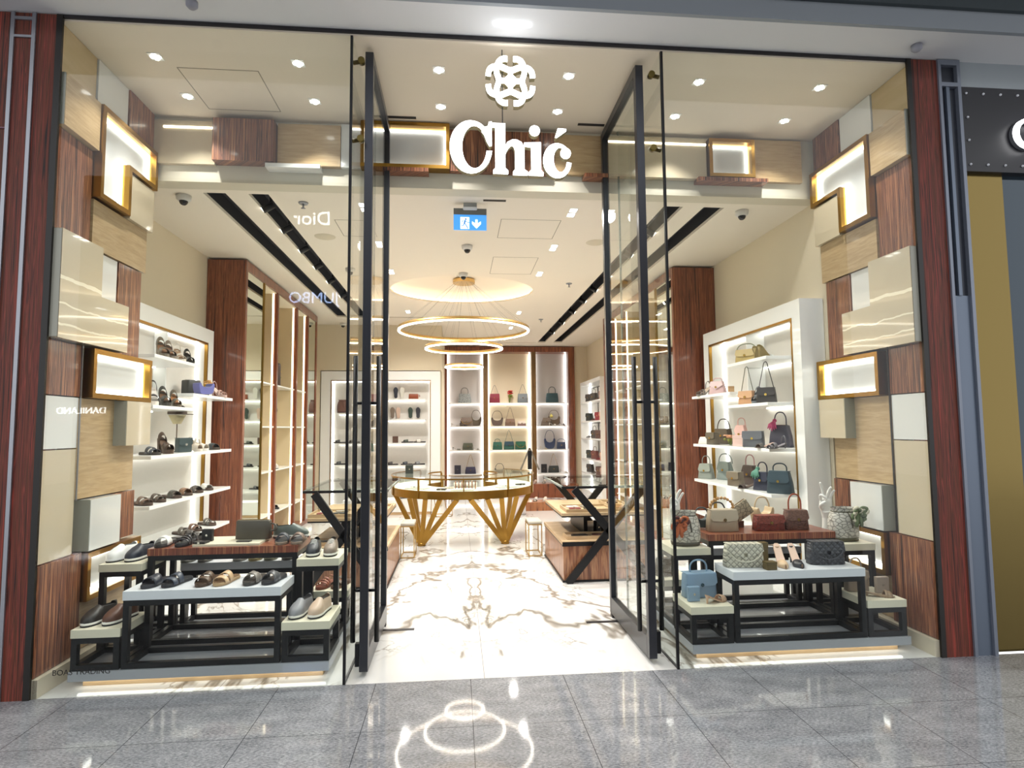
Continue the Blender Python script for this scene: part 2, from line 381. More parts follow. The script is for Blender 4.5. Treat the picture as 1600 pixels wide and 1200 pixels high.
# dome of the cove: a shallow raised disc with the light hidden behind its lip
m = MB(); prof = [(1.16, H2+.03), (1.16, H2+.13), (1.0, H2+.17), (0, H2+.19)]
n = 64; R = []
for r, z in prof: R.append([(CC[0]+r*1.06*math.cos(a*2*math.pi/n), CC[1]+r*.9*math.sin(a*2*math.pi/n), z) for a in range(n)])
m.rings(R, cap=False); struct(m.build('ceiling', CEIL))
m = MB(); R = []
for r, z in ((1.13, H2+.04), (1.13, H2+.075), (1.08, H2+.075), (1.08, H2+.04), (1.13, H2+.04)): R.append([(CC[0]+r*1.06*math.cos(a*2*math.pi/n), CC[1]+r*.9*math.sin(a*2*math.pi/n), z) for a in range(n)])
m.rings(R, cap=False); o = m.build('cove_light', emit('cove_led', '#fff0d6', 2.2)); tag(o, 'warm light strip glowing around the round ceiling recess over the chandelier', 'light strip')
# walls
struct(boxo('wall_left', (WL-.15, WL, D1, YB, 0, H2), WALL))
struct(boxo('wall_right', (WR, WR+.15, D1, YB, 0, H2), WALL))
struct(boxo('wall_back', (WL, -.31, 8.3, 8.42, 0, H2), WALL))
struct(boxo('wall_back', (-.42, -.31, 8.42, YB+.1, 0, H2), WALL))
struct(boxo('wall_back', (-.31, WR, 11.32, 11.44, 0, H2), WALL))
struct(boxo('wall_back', (2.95, WR, 10.95, 11.32, 0, H2), WALL))
struct(boxo('wall_back', (WL, -.31, 8.0, 8.3, 2.70, H2), WALL))
struct(boxo('wall_back', (WL, -2.66, 8.0, 8.3, 0, 2.70), WALL))
# window bay: its ceiling, the lowered beam behind it, the clad side walls
struct(boxo('ceiling', (XL-.25, XR+.25, 0, D1+.2, H1, H1+.05), CEILV))
struct(boxo('trim_90', (WL-.2, WR+.2, D1+.0405, D1+.2, H2, H1), plain('beam_paint', '#d2cbb9', .7)))
struct(boxo('wall_left', (-2.72, -2.62, 0, D1+.03, 0, H1), plain('cladding_back', '#9d9485', .7)))
struct(boxo('wall_right', (mx_(-2.62), mx_(-2.72), 0, D1+.03, 0, H1), plain('cladding_back', '#9d9485', .7)))
struct(boxo('wall_left', (-2.96, -2.62, D1, D1+.04, 0, H1), WALL)); struct(boxo('wall_right', (mx_(-2.62), mx_(-2.96), D1, D1+.04, 0, H1), WALL))
struct(boxo('baseboard_left', (-2.62, -2.44, 0, D1, 0, .105), BASEB)); struct(boxo('baseboard_right', (mx_(-2.62), mx_(-2.44), 0, D1, 0, .105), BASEB))
struct(boxo('trim_91', (XL-.02, XR+.04, -.012, .02, H1+.012, H1+.035), DARK))
# mall soffit, fascia and dark ceiling above the walkway
struct(boxo('ceiling', (-12, 14, -.30, .25, H1+.036, H1+.09), SOFF))
struct(boxo('ceiling', (-12, 14, -.33, -.30, H1+.036, H1+.17), FASC))
struct(boxo('ceiling', (-12, 14, -2.4, -.36, 5.2, 5.25), MALLC))
struct(boxo('trim_92', (-12, 14, -.36, -.33, H1+.17, 5.2), MALLC))
struct(boxo('wall_front', (-12, 14, -16.2, -16, 0, 9.8), plain('mall_far_wall', '#5a564f', .6)))
struct(boxo('wall_left', (-12, -3.0, -.005, .12, 0, H1+.036), COLW)); struct(boxo('wall_right', (4.9, 14, .0, .12, 0, H1+.036), plain('neighbour_wall', '#8c7444', .3, .4)))

# facade columns of striped reddish wood with inlaid metal strips
def pillar(x0, x1, strips, label, dark):
    r = empty('facade_pillar', (x0, 0, 0)); tag(r, label, 'pillar')
    MB().box(0, x1-x0, -.015, .16, 0, H1+.03).build('wood_cladding', COLW, r)
    for a in strips: MB().box(a-.011-x0, a+.011-x0, -.026, -.0155, 0, H1+.03).build('metal_strip', STEEL, r)
    MB().box(dark[0]-x0, dark[1]-x0, -.02, -.002, 0, H1+.03).build('shade_strip', plain('edge_black', '#17130f', .4), r)  # black strip put in for the dark shadow gap at the pillar edge
    return r
p = pillar(-3.0, -2.505, (-2.757, -2.633), 'dark red striped wood pillar left of the shop window with two inlaid metal strips', (-2.505, -2.469))
MB().box(.254, .356, -.026, -.0155, 4.005, 4.02).box(.254, .356, -.026, -.0155, 4.12, 4.14).build('cross_strip', STEEL, p)
MB().box(.0, .232, -.026, -.0155, 3.415, 3.42).build('cross_strip', plain('thin_groove', '#8f6b78', .5), p)
p = pillar(3.245, 3.44, (), 'dark red striped wood pillar right of the shop window, beside the grey metal post', (3.211, 3.245))
r = empty('metal_post', (3.44, 0, 0)); tag(r, 'tall grey metal post between the right wood pillar and the neighbouring shop', 'post')
MB().box(0, .17, .0, .16, 0, H1+.03).build('post_core', plain('post_dark', '#3d4048', .35, .5), r)
MB().box(0, .022, -.03, 0, 0, H1+.03).box(.145, .17, -.03, 0, 0, H1+.03).box(.022, .145, -.03, 0, H1-.01, H1+.03).box(.022, .145, -.03, 0, 3.97, 4.0).build('post_rail', GREYM, r)
MB().box(.06, .085, -.022, 0, 2.45, 3.97).box(.022, .145, -.012, 0, .0, 2.45).build('inner_rail', plain('post_blue_grey', '#66707f', .35, .5), r)
# neighbouring shop: dark sign panel with studs and a glowing letter, mirror gold wall below
r = empty('neighbour_sign', (3.62, 0, 3.36)); tag(r, 'dark navy sign panel with small studs and a glowing white letter at right edge', 'sign')
MB().box(0, 1.3, .0, .1, 0, .63).build('panel', plain('navy_panel', '#17171f', .4), r)
for sx_, sz_ in [(.05+i*.135, zz) for i in range(4) for zz in (.05, .58)]+[(.05, .23), (.05, .4)]: MB().sphere((sx_, -.004, sz_), .009, 8, 5).build('stud', plain('stud_white', '#e0e2e8', .4), r)
m = MB()
def arcC(cx, cz, ro, ri, off, a0, a1, n=28):
    return [(cx+ro*math.cos(a0+(a1-a0)*i/n), cz+ro*math.sin(a0+(a1-a0)*i/n)) for i in range(n+1)]+[(cx+off+ri*math.cos(a1+(a0-a1)*i/n), cz+ri*math.sin(a1+(a0-a1)*i/n)) for i in range(n+1)]
gx = at(1600, 210, y=-.03).x-3.62; gz = at(1600, 210, y=-.03).z-3.36
m.prism(arcC(gx+.02, gz, .11, .095, .02, math.radians(50), math.radians(310)), lambda u, v, q: (u, -.05+q, v), .02); m.build('letter', SIGNW, r)
m = MB().prism(arcC(gx+.02, gz, .11, .09, .02, math.radians(50), math.radians(310)), lambda u, v, q: (u, -.029+q, v), .028); m.build('letter_backing', plain('letter_grey', '#6c6e72', .4), r)
struct(boxo('trim_93', (3.611, 4.95, 0, .1, 3.99, H1+.036), plain('neighbour_fascia', '#9aa1a5', .7)))
r = empty('mirrored_gold_wall', (3.62, 0, 0)); tag(r, 'polished gold wall of the neighbouring shop under its dark sign', 'wall panel')
gm = plain('polished_gold', '#6d5d34', .18, .85, bump=.12, bscale=2.2)
def gedge(z): return 3.95-3.62
MB().box(0, .33, .04, .1, 0, 3.36).build('upper_panel', gm, r)
MB().box(.0, 1.3, .035, .039, 0, 1.02).build('lower_panel', gm, r)
MB().box(-.0095, 0, .0, .1, 0, 3.36).build('edge', plain('edge_black', '#17130f', .4), r)
struct(boxo('wall_right', (3.95, 4.95, .06, .1, 1.0, 3.36), plain('neighbour_glass', '#2b3a45', .08, .3)))

# ---------------------------------------------------------------- side wall cladding (34 cm grid), both sides mirrored
Y = [.0, .39, .765, 1.13]; Z = dict(a=4.14, b=3.815, c=3.47, d=3.14, e=2.80, f=2.465, g=2.12, h=1.775, i=1.44, j=1.10, k=.755, l=.43, m=.105)
def clad(side, y0, y1, z0, z1, p, mat, edge=None):
    f = (lambda x: x) if side < 0 else mx_
    g = .004
    trim((f(-2.62), f(-2.50+p), y0+g, y1-g, z0+g, z1-g), mat)
    if edge:  # visible grey-beige return edge facing the walkway
        trim((f(-2.615), f(-2.50+p-.003), y0, y0+g, z0+g, z1-g), edge)
def niche_frame(side, outline, holes_y, label):
    """gold framed lit box; outline: list of (y,z)"""
    f = (lambda x: x) if side < 0 else mx_
    fx0, fx1 = -2.515, -2.435
    cy = sum(a for a, c in outline)/len(outline); cz = min(c for a, c in outline)
    r = empty('lit_niche', (f(-2.515), cy, cz)); tag(r, label, 'light niche')
    n = len(outline); t = .035
    # inset outline
    ins = []
    for i in range(n):
        a, b_, c = Vector(outline[i-1]), Vector(outline[i]), Vector(outline[(i+1) % n])
        d1 = (b_-a).normalized(); d2 = (c-b_).normalized()
        n1 = Vector((-d1.y, d1.x)); n2 = Vector((-d2.y, d2.x)); ins.append(b_+(n1+n2)*t)
    def strip(o1, o2, xa, xb, xc, xd, name, mat):
        m = MB()
        P = lambda pt, x: (f(x)-f(-2.515), pt[0]-cy, pt[1]-cz)
        for i in range(n):
            j = (i+1) % n
            vs = [P(o1[i], xa), P(o1[j], xa), P(o1[j], xb), P(o1[i], xb), P(o2[i], xd), P(o2[j], xd), P(o2[j], xc), P(o2[i], xc)]
            m.add(vs, [(0, 1, 2, 3), (3, 2, 6, 7), (7, 6, 5, 4), (0, 4, 5, 1)])
        return m.build(name, mat, r)
    strip(outline, ins, fx0, fx1, fx1, fx0, 'frame', GOLD)
    ins2 = [Vector(p) for p in ins]
    i3 = []
    for i in range(n):
        a, b_, c = Vector(outline[i-1]), Vector(outline[i]), Vector(outline[(i+1) % n])
        d1 = (b_-a).normalized(); d2 = (c-b_).normalized()
        i3.append(b_+(Vector((-d1.y, d1.x))+Vector((-d2.y, d2.x)))*(t+.02))
    strip(ins, i3, fx0+.005, fx0+.03, fx0+.03, fx0+.005, 'light_strip', emit('niche_led', '#fffdf6', 3))
    m = MB(); m.prism([(p[0]-cy, p[1]-cz) for p in ins], lambda u, v, q: (f(-2.515+q)-f(-2.515), u, v), .004); m.build('back_panel', plain('niche_grey', '#c9cac8', .5), r)
    return r
for s in (-1, 1):
    sd = 'left' if s < 0 else 'right'
    clad(s, 0, .385, Z['b'], Z['a'], .01, TAN2)
    clad(s, .01, .385, Z['c'], Z['b'], .05, TAN, SIDEG)
    clad(s, 0, .385, Z['e'], Z['c'], .01, ZEB)
    clad(s, .385, .765, Z['b'], Z['a'], .02, WGLO)
    clad(s, .765, 1.13, Z['b'], Z['a'], .03, ZEB)
    o = [(.39, 3.155), (.77, 3.155), (.77, 3.50), (1.145, 3.50), (1.145, 3.815), (.39, 3.815)]
    niche_frame(s, o, None, 'L-shaped lit niche with gold frame high on the %s side wall of the window bay' % sd)
    clad(s, .78, 1.13, Z['d'], 3.49, .05, CREAM)
    clad(s, .39, 1.10, Z['e'], 3.145, .02, TAN)
    f = (lambda x: x) if s < 0 else mx_
    # large cream block with wavy pale lines, notched around the white niche
    poly = [(.0, 2.125), (.765, 2.125), (.765, 2.465), (.425, 2.465), (.425, 2.805), (.0, 2.805)]
    _tn[0] += 1; m = MB().prism(poly, lambda u, v, q: (f(-2.62+q), u, v), .20); struct(m.build('trim_%d' % _tn[0], CLINE))
    trim((f(-2.615), f(-2.423), -.003, -.0003, 2.13, 2.80), SIDEG)
    clad(s, .43, .735, Z['f'], Z['e'], .005, WGLO)
    clad(s, .74, 1.06, Z['g'], Z['e'], .01, ZEB)
    clad(s, 0, .355, Z['h'], 2.12, .015, ZEB)
    niche_frame(s, [(.40, 1.775), (1.165, 1.775), (1.165, 2.11), (.40, 2.11)], None, 'rectangular lit niche with gold frame at eye height on the %s side wall' % sd)
    clad(s, 0, .345, Z['i'], Z['h'], .012, WGLO)
    clad(s, 0, .345, Z['k'], Z['i'], .012, CREAM)
    clad(s, .36, 1.06, Z['j'], Z['h'], .0, TAN)
    clad(s, .775, 1.12, Z['i'], Z['h'], .09, CREAM, SIDEG)
    clad(s, .77, 1.08, Z['k'], Z['j'], .01, ZEB)
    clad(s, .42, .785, Z['k'], Z['j'], .07, WGLO, SIDEG)
    clad(s, .0, .42, .105, Z['k'], .03, ZEB)
    niche_frame(s, [(.43, .43), (1.09, .43), (1.09, .745), (.43, .745)], None, 'low lit niche with gold frame behind the display tables on the %s side wall' % sd)
    clad(s, .43, 1.10, .105, .425, .0, TAN)
# thin silver line down the left panels, black line down the right ones
trim((-2.485, -2.478, .345, .357, 1.1, 2.12), STEEL); trim((mx_(-2.485), mx_(-2.478), .345, .357, .76, 2.12), plain('edge_black', '#17130f', .4))

# beam cladding over the shop's inner opening
def bx_(px): return (px-695.6)*.00548
def band(p0, p1, z0, z1, p, mat): trim((bx_(p0)+.002, bx_(p1)-.002, D1+.03-p, D1+.04, z0, z1), mat)
band(243, 333, 3.735, 4.10, .03, CREAM); band(333, 422, 3.745, 4.10, .10, ZEB); band(424, 518, 3.745, 4.10, .04, TAN); band(518, 548, 3.745, 4.12, .03, WGLO)
band(683, 850, 3.735, 4.10, .05, ZEB); band(850, 928, 3.745, 4.10, .03, TAN); band(928, 1098, 3.735, 4.10, .05, CREAM); band(1177, 1262, 3.735, 4.12, .03, TAN)
for a, c, mt in ((410, 490, WGLO), (590, 652, ZEB), (895, 932, ZEB), (1080, 1196, ZEB)): trim((bx_(a), bx_(c), D1-.07, D1+.04, 3.70, 3.733), mt)
trim((bx_(258), bx_(332), D1-.008, D1-.001, 4.035, 4.05), emit('thin_led', '#fff6e4', 3)); trim((bx_(930), bx_(1097), D1-.028, D1-.021, 4.035, 4.05), emit('thin_led', '#fff6e4', 3))
def beam_niche(p0, p1, z0, z1, label):
    x0, x1 = bx_(p0), bx_(p1); r = empty('lit_niche', ((x0+x1)/2, D1+.04, z0)); tag(r, label, 'light niche'); hw = (x1-x0)/2; h = z1-z0
    y0 = -.10; t = .03
    MB().box(-hw, hw, y0, -.001, 0, t).box(-hw, hw, y0, -.001, h-t, h).box(-hw, -hw+t, y0, -.001, t, h-t).box(hw-t, hw, y0, -.001, t, h-t).build('frame', GOLD, r)
    e = .012
    MB().box(-hw+t, hw-t, -.025, -.007, h-t-e, h-t).box(-hw+t, hw-t, -.025, -.007, t, t+e).box(-hw+t, -hw+t+e, -.025, -.007, t+e, h-t-e).box(hw-t-e, hw-t, -.025, -.007, t+e, h-t-e).build('light_strip', emit('niche_led', '#fffdf6', 3), r)
    MB().box(-hw+t, hw-t, -.006, -.001, t, h-t).build('back_panel', plain('niche_grey', '#c9cac8', .5), r)
beam_niche(549, 684, 3.735, 4.13, 'long lit niche with gold frame on the beam, left of the glowing shop name')
beam_niche(1100, 1176, 3.745, 4.09, 'short lit niche with gold frame on the beam, right of the glowing shop name')

# ---------------------------------------------------------------- glass front, returns, doors
def pane(name, b, edge=None):
    o = boxo(name, b, GLASS); struct(o); return o
pane('window_1', (XL, G1, 0, .012, .0, H1)); pane('window_2', (G2, XR, 0, .012, .0, H1))
pane('window_3', (G1-.006, G1+.006, .016, D1, .0, H1)); pane('window_4', (G2-.006, G2+.006, .016, D1, .0, H1))
m = MB().box(G1-.008, G1+.008, -.004, .015, 0, H1); struct(m.build('trim_94', BLACK)); m = MB().box(G2-.008, G2+.008, -.004, .015, 0, H1); struct(m.build('trim_95', BLACK))
trim((G1-.006, G1+.006, .016, D1, 0, .012), DARK); trim((G2-.006, G2+.006, .016, D1, 0, .012), DARK)
for x in (G1, G2): trim((x-.007, x+.007, D1-.012, D1, 0.012, H1), plain('glass_edge', '#6e7a74', .2, .2))
def door(name, x, s):
    r = empty(name, (x, D1-.1, 0)); struct(r)
    y0, y1, z0, z1, t = -.93, .09, .03, 4.10, .027; w_ = .05
    MB().box(-t, t, y0, y0+w_, z0, z1).box(-t, t, y1-w_, y1, z0, z1).box(-t, t, y0+w_, y1-w_, z0, z0+.13).box(-t, t, y0+w_, y1-w_, z1-.06, z1).build('door_frame', plain('door_frame_metal', '#45464b', .3, .7), r, .003)
    MB().box(-.005, .005, y0+w_, y1-w_, z0+.13, z1-.06).build('door_glass', GLASS, r)
    for q in (-1, 1):
        xx = q*.075; hy = y0+.045
        h = MB().tube([(xx, hy, .20), (xx, hy, 2.03)], .016, 12).build('door_handle', HAND, r)
        for zz in (.52, 1.72): MB().tube([(q*.0275, hy, zz), (xx, hy, zz)], .01, 8).build('standoff', HAND, h)
    MB().box(s*.03, s*.055, y0+.01, y0+.05, .06, .2).build('door_lock', BLACK, r)
    MB().box(-t, t, .02, .075, 0, .03).build('floor_pivot', DARK, r)
door('door_1', -.59, -1); door('door_2', 1.28, 1)
for x0, x1, nm in ((-.59, -.335, 'left'), (1.02, 1.28, 'right')):
    tag(boxo('floor_pivot_plate', (x0, x1, .945, .985, .0003, .004), DARK), 'thin dark metal plate in the marble floor under the %s glass door' % nm, 'floor plate')
for x0, x1, nm in ((-.57, -.34, 'left'), (1.03, 1.26, 'right')):
    tag(boxo('ceiling_pivot_plate', (x0, x1, 1.0, 1.03, H1-.006, H1-.0003), DARK), 'thin dark metal plate in the ceiling over the %s glass door' % nm, 'ceiling plate')
for x, nm, q in ((G1, 'left', 1), (G2, 'right', -1)):
    for zz, hn in ((3.99, 'upper'), (3.45 if q > 0 else 3.46, 'lower')):
        r = empty('glass_fitting', (x, .06, zz)); tag(r, '%s small bronze fitting on the glass edge beside the %s door' % (hn, nm), 'glass fitting')
        MB().tube([(q*.0, 0, 0), (q*.055, 0, .012)], .014, 10).build('arm', plain('bronze', '#4d4228', .35, .9), r)
        MB().tube([(q*.055, -.02, .015), (q*.055, .02, .015)], .022, 12).build('disc', plain('bronze_light', '#6b5d33', .35, .9), r)

# ---------------------------------------------------------------- hanging illuminated sign
KX, KZ, OX, OZ = .00057, .000585, -.103, 3.666
sg = empty('illuminated_sign', (.36, .05, 3.23)); tag(sg, 'glowing white shop name Chić with a knot emblem above, hung behind the glass', 'sign')
def P2(u, v): return (OX+u*KX-.36, OZ-v*KZ-3.23)
def ell(cx, cy, rx, ry, a0, a1, n=36): return [(cx+rx*math.cos(math.radians(a0+(a1-a0)*i/n)), cy-ry*math.sin(math.radians(a0+(a1-a0)*i/n))) for i in range(n+1)]
def letter(polys, nm='letter'):
    m = MB(); b_ = MB()
    for k, p in enumerate(polys):
        q = [P2(*a) for a in p]; m.prism(q, lambda u, v, w_: (u, -.012+w_-k*.0004, v), .012)
        b_.prism(q, lambda u, v, w_: (u*1.0, .0+w_+k*.0004, v-.0), .045)
    o = m.build(nm, SIGNW, sg); b_.build('letter_side', plain('sign_side', '#7d7455', .4, .4), o)
letter([ell(345, 400, 250, 310, 48, 352)+ell(385, 400, 145, 255, 350, 50), [(480, 170), (545, 150), (555, 100), (590, 95), (590, 375), (562, 385), (530, 330), (500, 250), (470, 215)]])
letter([[(585, 110), (748, 110), (748, 640), (780, 670), (780, 705), (605, 705), (605, 670), (632, 640), (632, 160), (585, 150)],
        [(740, 390), (775, 330), (830, 300), (890, 300), (945, 330), (975, 400), (975, 650), (1010, 675), (1010, 715), (840, 715), (840, 680), (866, 650), (866, 440), (858, 400), (840, 372), (812, 372), (778, 410), (740, 490)]])
letter([[(975, 330), (1172, 320), (1172, 650), (1200, 680), (1200, 715), (1025, 715), (1025, 680), (1058, 650), (1058, 380), (975, 370)], ell(1100, 182, 62, 60, 0, 350)])
letter([ell(1370, 530, 170, 205, 32, 352)+ell(1405, 520, 80, 150, 350, 50), ell(1470, 440, 62, 62, 0, 350), [(1345, 250), (1380, 145), (1480, 150), (1480, 170), (1365, 255)]])
LK = 1/11.43
def PL(u, v): return ((745+u*LK-703)*.00434-.047-.36, 3.621-(75+v*LK-190)*.00446-3.23)
def stroke2(pts, wd):
    q = smooth_path([(a, c, 0) for a, c in pts], 8); L_, R_ = [], []
    for i, p in enumerate(q):
        a = q[max(0, i-1)]; c = q[min(len(q)-1, i+1)]; t = (c-a).normalized(); nn = Vector((-t.y, t.x, 0))*wd/2
        L_.append((p.x+nn.x, p.y+nn.y)); R_.append((p.x-nn.x, p.y-nn.y))
    return L_+R_[::-1]
def sym(pts, f): return [f(*p) for p in pts]
top = [(200, 510), (218, 410), (290, 345), (430, 335), (600, 395), (770, 335), (910, 345), (982, 410), (1000, 510)]
lef = [(545, 190), (460, 195), (385, 260), (348, 420), (390, 590), (348, 760), (385, 920), (460, 985), (545, 990)]
polys = [stroke2(top, 92), stroke2([(x, 1180-y) for x, y in top], 92), stroke2(lef, 92), stroke2([(1200-x, y) for x, y in lef], 92), [(600, 445), (745, 590), (600, 735), (455, 590)], [(560, 380), (640, 380), (640, 800), (560, 800)], [(380, 550), (820, 550), (820, 630), (380, 630)]]
m = MB(); b_ = MB()
for k, p in enumerate(polys):
    q = [PL(*a) for a in p]; m.prism(q, lambda u, v, w_: (u, -.012+w_-k*.0004, v), .012); b_.prism(q, lambda u, v, w_: (u, w_+k*.0004, v), .045)
o = m.build('emblem', SIGNW, sg); b_.build('emblem_side', plain('sign_side', '#7d7455', .4, .4), o)
MB().tube([(-.052, .02, .355), (-.052, .02, .91)], .0035, 6).build('hanging_rod', DARK, sg)

# ---------------------------------------------------------------- ceiling fittings
m_h = plain('lamp_housing', '#e8e6e0', .5)
def cluster(x, y, z, i):
    r = empty('downlight', (x, y, z)); tag(r, 'recessed four-lamp downlight in the %s row of the window bay ceiling, %s from the left' % (('front', 'rear')[i//6], ('first', 'second', 'third', 'fourth', 'fifth', 'sixth')[i % 6]), 'downlight', 'recessed four-lamp downlights of the window bay')
    MB().box(-.042, .042, -.042, .042, -.004, -.0004).build('housing', m_h, r)
    for a, c in ((-.021, 0), (.021, 0), (0, -.021), (0, .021)):
        MB().lathe([(0, -.0085), (.014, -.0085), (.0145, -.005)], (a, c, 0), 10).build('lens', LENS, r)
    light('lamp', 'SPOT', (0, 0, -.02), 23, NEUT, .03, spot=100, blend=.5, parent=r)
i = 0
for y in (.33, .825):
    for x in (-2.08, -1.12, -.13, .822, 1.815, 2.775): cluster(x, y, H1, i); i += 1
def twin(x, y, lab):
    r = empty('recessed_spotlight', (x, y, H2)); tag(r, lab, 'downlight')
    MB().box(-.04, .04, -.12, .12, -.003, -.0004).build('housing', m_h, r)
    for c in (-.06, .06):
        MB().box(-.03, .03, c-.035, c+.035, -.006, -.0031).build('lens', LENS, r)
    light('lamp', 'SPOT', (0, 0, -.03), 106, WARM, .06, spot=150, blend=.8, parent=r)
for y, n_ in ((1.65, 'nearest the entrance'), (2.76, 'second from the entrance'), (3.92, 'just before the round recess')):
    twin(1.095, y, 'square twin spotlight in the inner ceiling right of centre, '+n_); twin(-.86, y, 'square twin spotlight in the inner ceiling left of centre, '+n_)
for k, y in enumerate((6.6, 8.2, 9.7)):
    twin(1.095, y, 'square twin spotlight deep in the shop right of the chandelier, %s' % ('nearest', 'middle', 'farthest')[k])
twin(-.86, 6.6, 'square twin spotlight deep in the shop left of the chandelier')
def dome(x, y, z, lab):
    r = empty('dome_camera', (x, y, z)); tag(r, lab, 'security camera')
    MB().lathe([(0, -.0005), (.062, -.0005), (.06, -.035), (.045, -.05), (0, -.05)], (0, 0, 0), 20).build('housing', plain('cam_white', '#d8d5cf', .4), r)
    MB().sphere((0, 0, -.052), .036, 14, 8).build('lens_dome', plain('cam_dark', '#1d1c1c', .1), r)
dome(-2.38, 1.48, H2, 'white dome security camera under the inner ceiling at the far left corner')
dome(2.71, 1.5, H2, 'white dome security camera under the inner ceiling at the far right corner')
dome(.113, 2.75, H2, 'white dome security camera between the exit sign and the round recess')
dome(.082, 3.95, H2, 'white dome security camera at the front lip of the round recess')
dome(-2.2, 7.8, H2, 'small dome security camera high at the left rear wall')
dome(-1.36, 3.8, H2, 'white dome security camera left of the glass door in the inner ceiling')
def disc(name, x, y, z, r_, lab, cat, mat):
    o = MB().lathe([(0, -.006), (r_-.008, -.006), (r_, -.0005)], (0, 0, 0), 28).build(name, mat, None, loc=(x, y, z)); tag(o, lab, cat)
GR = plain('speaker_grille', '#cfc5b0', .7)
disc('ceiling_speaker', -1.402, 2.536, H2, .11, 'round ceiling speaker grille between the left slots and the door', 'speaker', GR)
disc('ceiling_speaker', 1.536, 2.541, H2, .11, 'round ceiling speaker grille beside the right glass door', 'speaker', GR)
disc('ceiling_speaker', 1.45, 8.6, H2, .11, 'round ceiling speaker grille far right behind the chandelier', 'speaker', GR)
def sprinkler(x, y, lab):
    r = empty('sprinkler', (x, y, H2)); tag(r, lab, 'sprinkler')
    MB().lathe([(0, -.0005), (.045, -.0005), (.04, -.012), (0, -.012)], (0, 0, 0), 16).build('plate', STEEL, r)
    MB().tube([(0, 0, -.012), (0, 0, -.05)], .008, 8).lathe([(0, -.05), (.022, -.052), (0, -.056)], (0, 0, 0), 12).build('nozzle', STEEL, r)
sprinkler(-1.387, 1.576, 'chrome ceiling sprinkler near the left glass pane'); sprinkler(1.588, 4.418, 'chrome ceiling sprinkler right of the round recess'); sprinkler(1.577, 7.22, 'chrome ceiling sprinkler far right near the ceiling slot')
def hatch(x0, x1, y0, y1, z, lab):
    w_ = .006; m = MB().box(x0, x1, y0, y0+w_, z-.0015, z-.0003).box(x0, x1, y1-w_, y1, z-.0015, z-.0003).box(x0, x0+w_, y0+w_, y1-w_, z-.0015, z-.0003).box(x1-w_, x1, y0+w_, y1-w_, z-.0015, z-.0003)
    tag(m.build('ceiling_hatch', plain('hatch_gap', '#8d8474', .8)), lab, 'access hatch')
hatch(-1.995, -1.43, .447, 1.006, H1, 'outline of the access hatch in the window bay ceiling at left')
hatch(.43, 1.03, 1.87, 2.45, H2, 'outline of the access hatch right of the exit sign'); hatch(.43, .98, 3.17, 3.95, H2, 'outline of the access hatch in front of the round recess at right')
hatch(-1.2, -.85, 2.0, 2.5, H2, 'outline of the access hatch left of the exit sign')
r = empty('smoke_detector', (-1.619, -.192, H1+.036)); tag(r, 'small round smoke detector on the mall soffit at upper left', 'smoke detector')
MB().lathe([(0, -.0005), (.035, -.0005), (.034, -.03), (.02, -.045), (0, -.045)], (0, 0, 0), 16).build('body', plain('det_grey', '#8f8f98', .5), r)
r = empty('smoke_detector', (3.176, -.155, H1+.036)); tag(r, 'small round smoke detector on the mall soffit at upper right', 'smoke detector')
MB().lathe([(0, -.0005), (.035, -.0005), (.034, -.03), (.02, -.045), (0, -.045)], (0, 0, 0), 16).build('body', plain('det_grey', '#8f8f98', .5), r)
r = empty('added_soffit_glow', (.36, -.15, H1+.036)); tag(r, 'added white lamp for the glow on the mall soffit above the shop emblem', 'lamp')
MB().box(-.12, .12, -.02, .02, -.008, -.0005).build('glow_bar', emit('added_soffit_glow', '#f4fbff', 4), r)  # glowing bar added for the soft soffit glow, no lamp visible there
light('lamp', 'SPOT', (0, 0, -.03), 4, (.93, .98, 1), .1, spot=160, parent=r)  # added spot, brightens the soffit zone
# air slot beside the exit sign
tag(boxo('air_slot', (.235, .44, 1.38, 1.42, H2-.003, H2-.0005), plain('slot_dark', '#3c352a', .7)), 'short dark air slot in the ceiling right of the exit sign', 'vent')
# exit sign
ex = empty('exit_sign', (.118, 1.5, H2)); tag(ex, 'blue illuminated exit sign with running figure and down arrow hanging from the ceiling', 'exit sign')
MB().box(-.06, .06, -.03, .03, -.035, -.0005).build('ceiling_mount', plain('mount_grey', '#9a9a98', .5), ex)
MB().box(-.065, .065, -.035, .035, -.065, -.035).build('mount_clip', plain('mount_white', '#e6e6ea', .4), ex, .01)
MB().box(-.15, .15, -.015, .015, -.105, -.048).build('sign_rail', plain('mount_dark', '#7f807e', .4, .5), ex)
MB().box(-.15, .15, -.008, .008, -.245, -.105).build('sign_panel', emit('exit_blue', '#3f87cf', .8), ex)
WE = emit('exit_white', '#eefcff', 1.0)
m = MB(); fw = lambda u, v, q: (u, -.0105+q, v)
m.prism([(-.088, -.128), (-.008, -.128), (-.008, -.237), (-.088, -.237)], fw, .002); m.build('doorway_mark', WE, ex)
m = MB().prism([(.048, -.148), (.068, -.148), (.068, -.185), (.098, -.165), (.098, -.19), (.058, -.232), (.018, -.19), (.018, -.165), (.048, -.185)], fw, .002); m.build('arrow_mark', WE, ex)
m = MB(); fr = lambda u, v, q: (u, -.0125+q, v)
def seg2(a, c, wd): return stroke2([a, ((a[0]+c[0])/2, (a[1]+c[1])/2), c], wd)
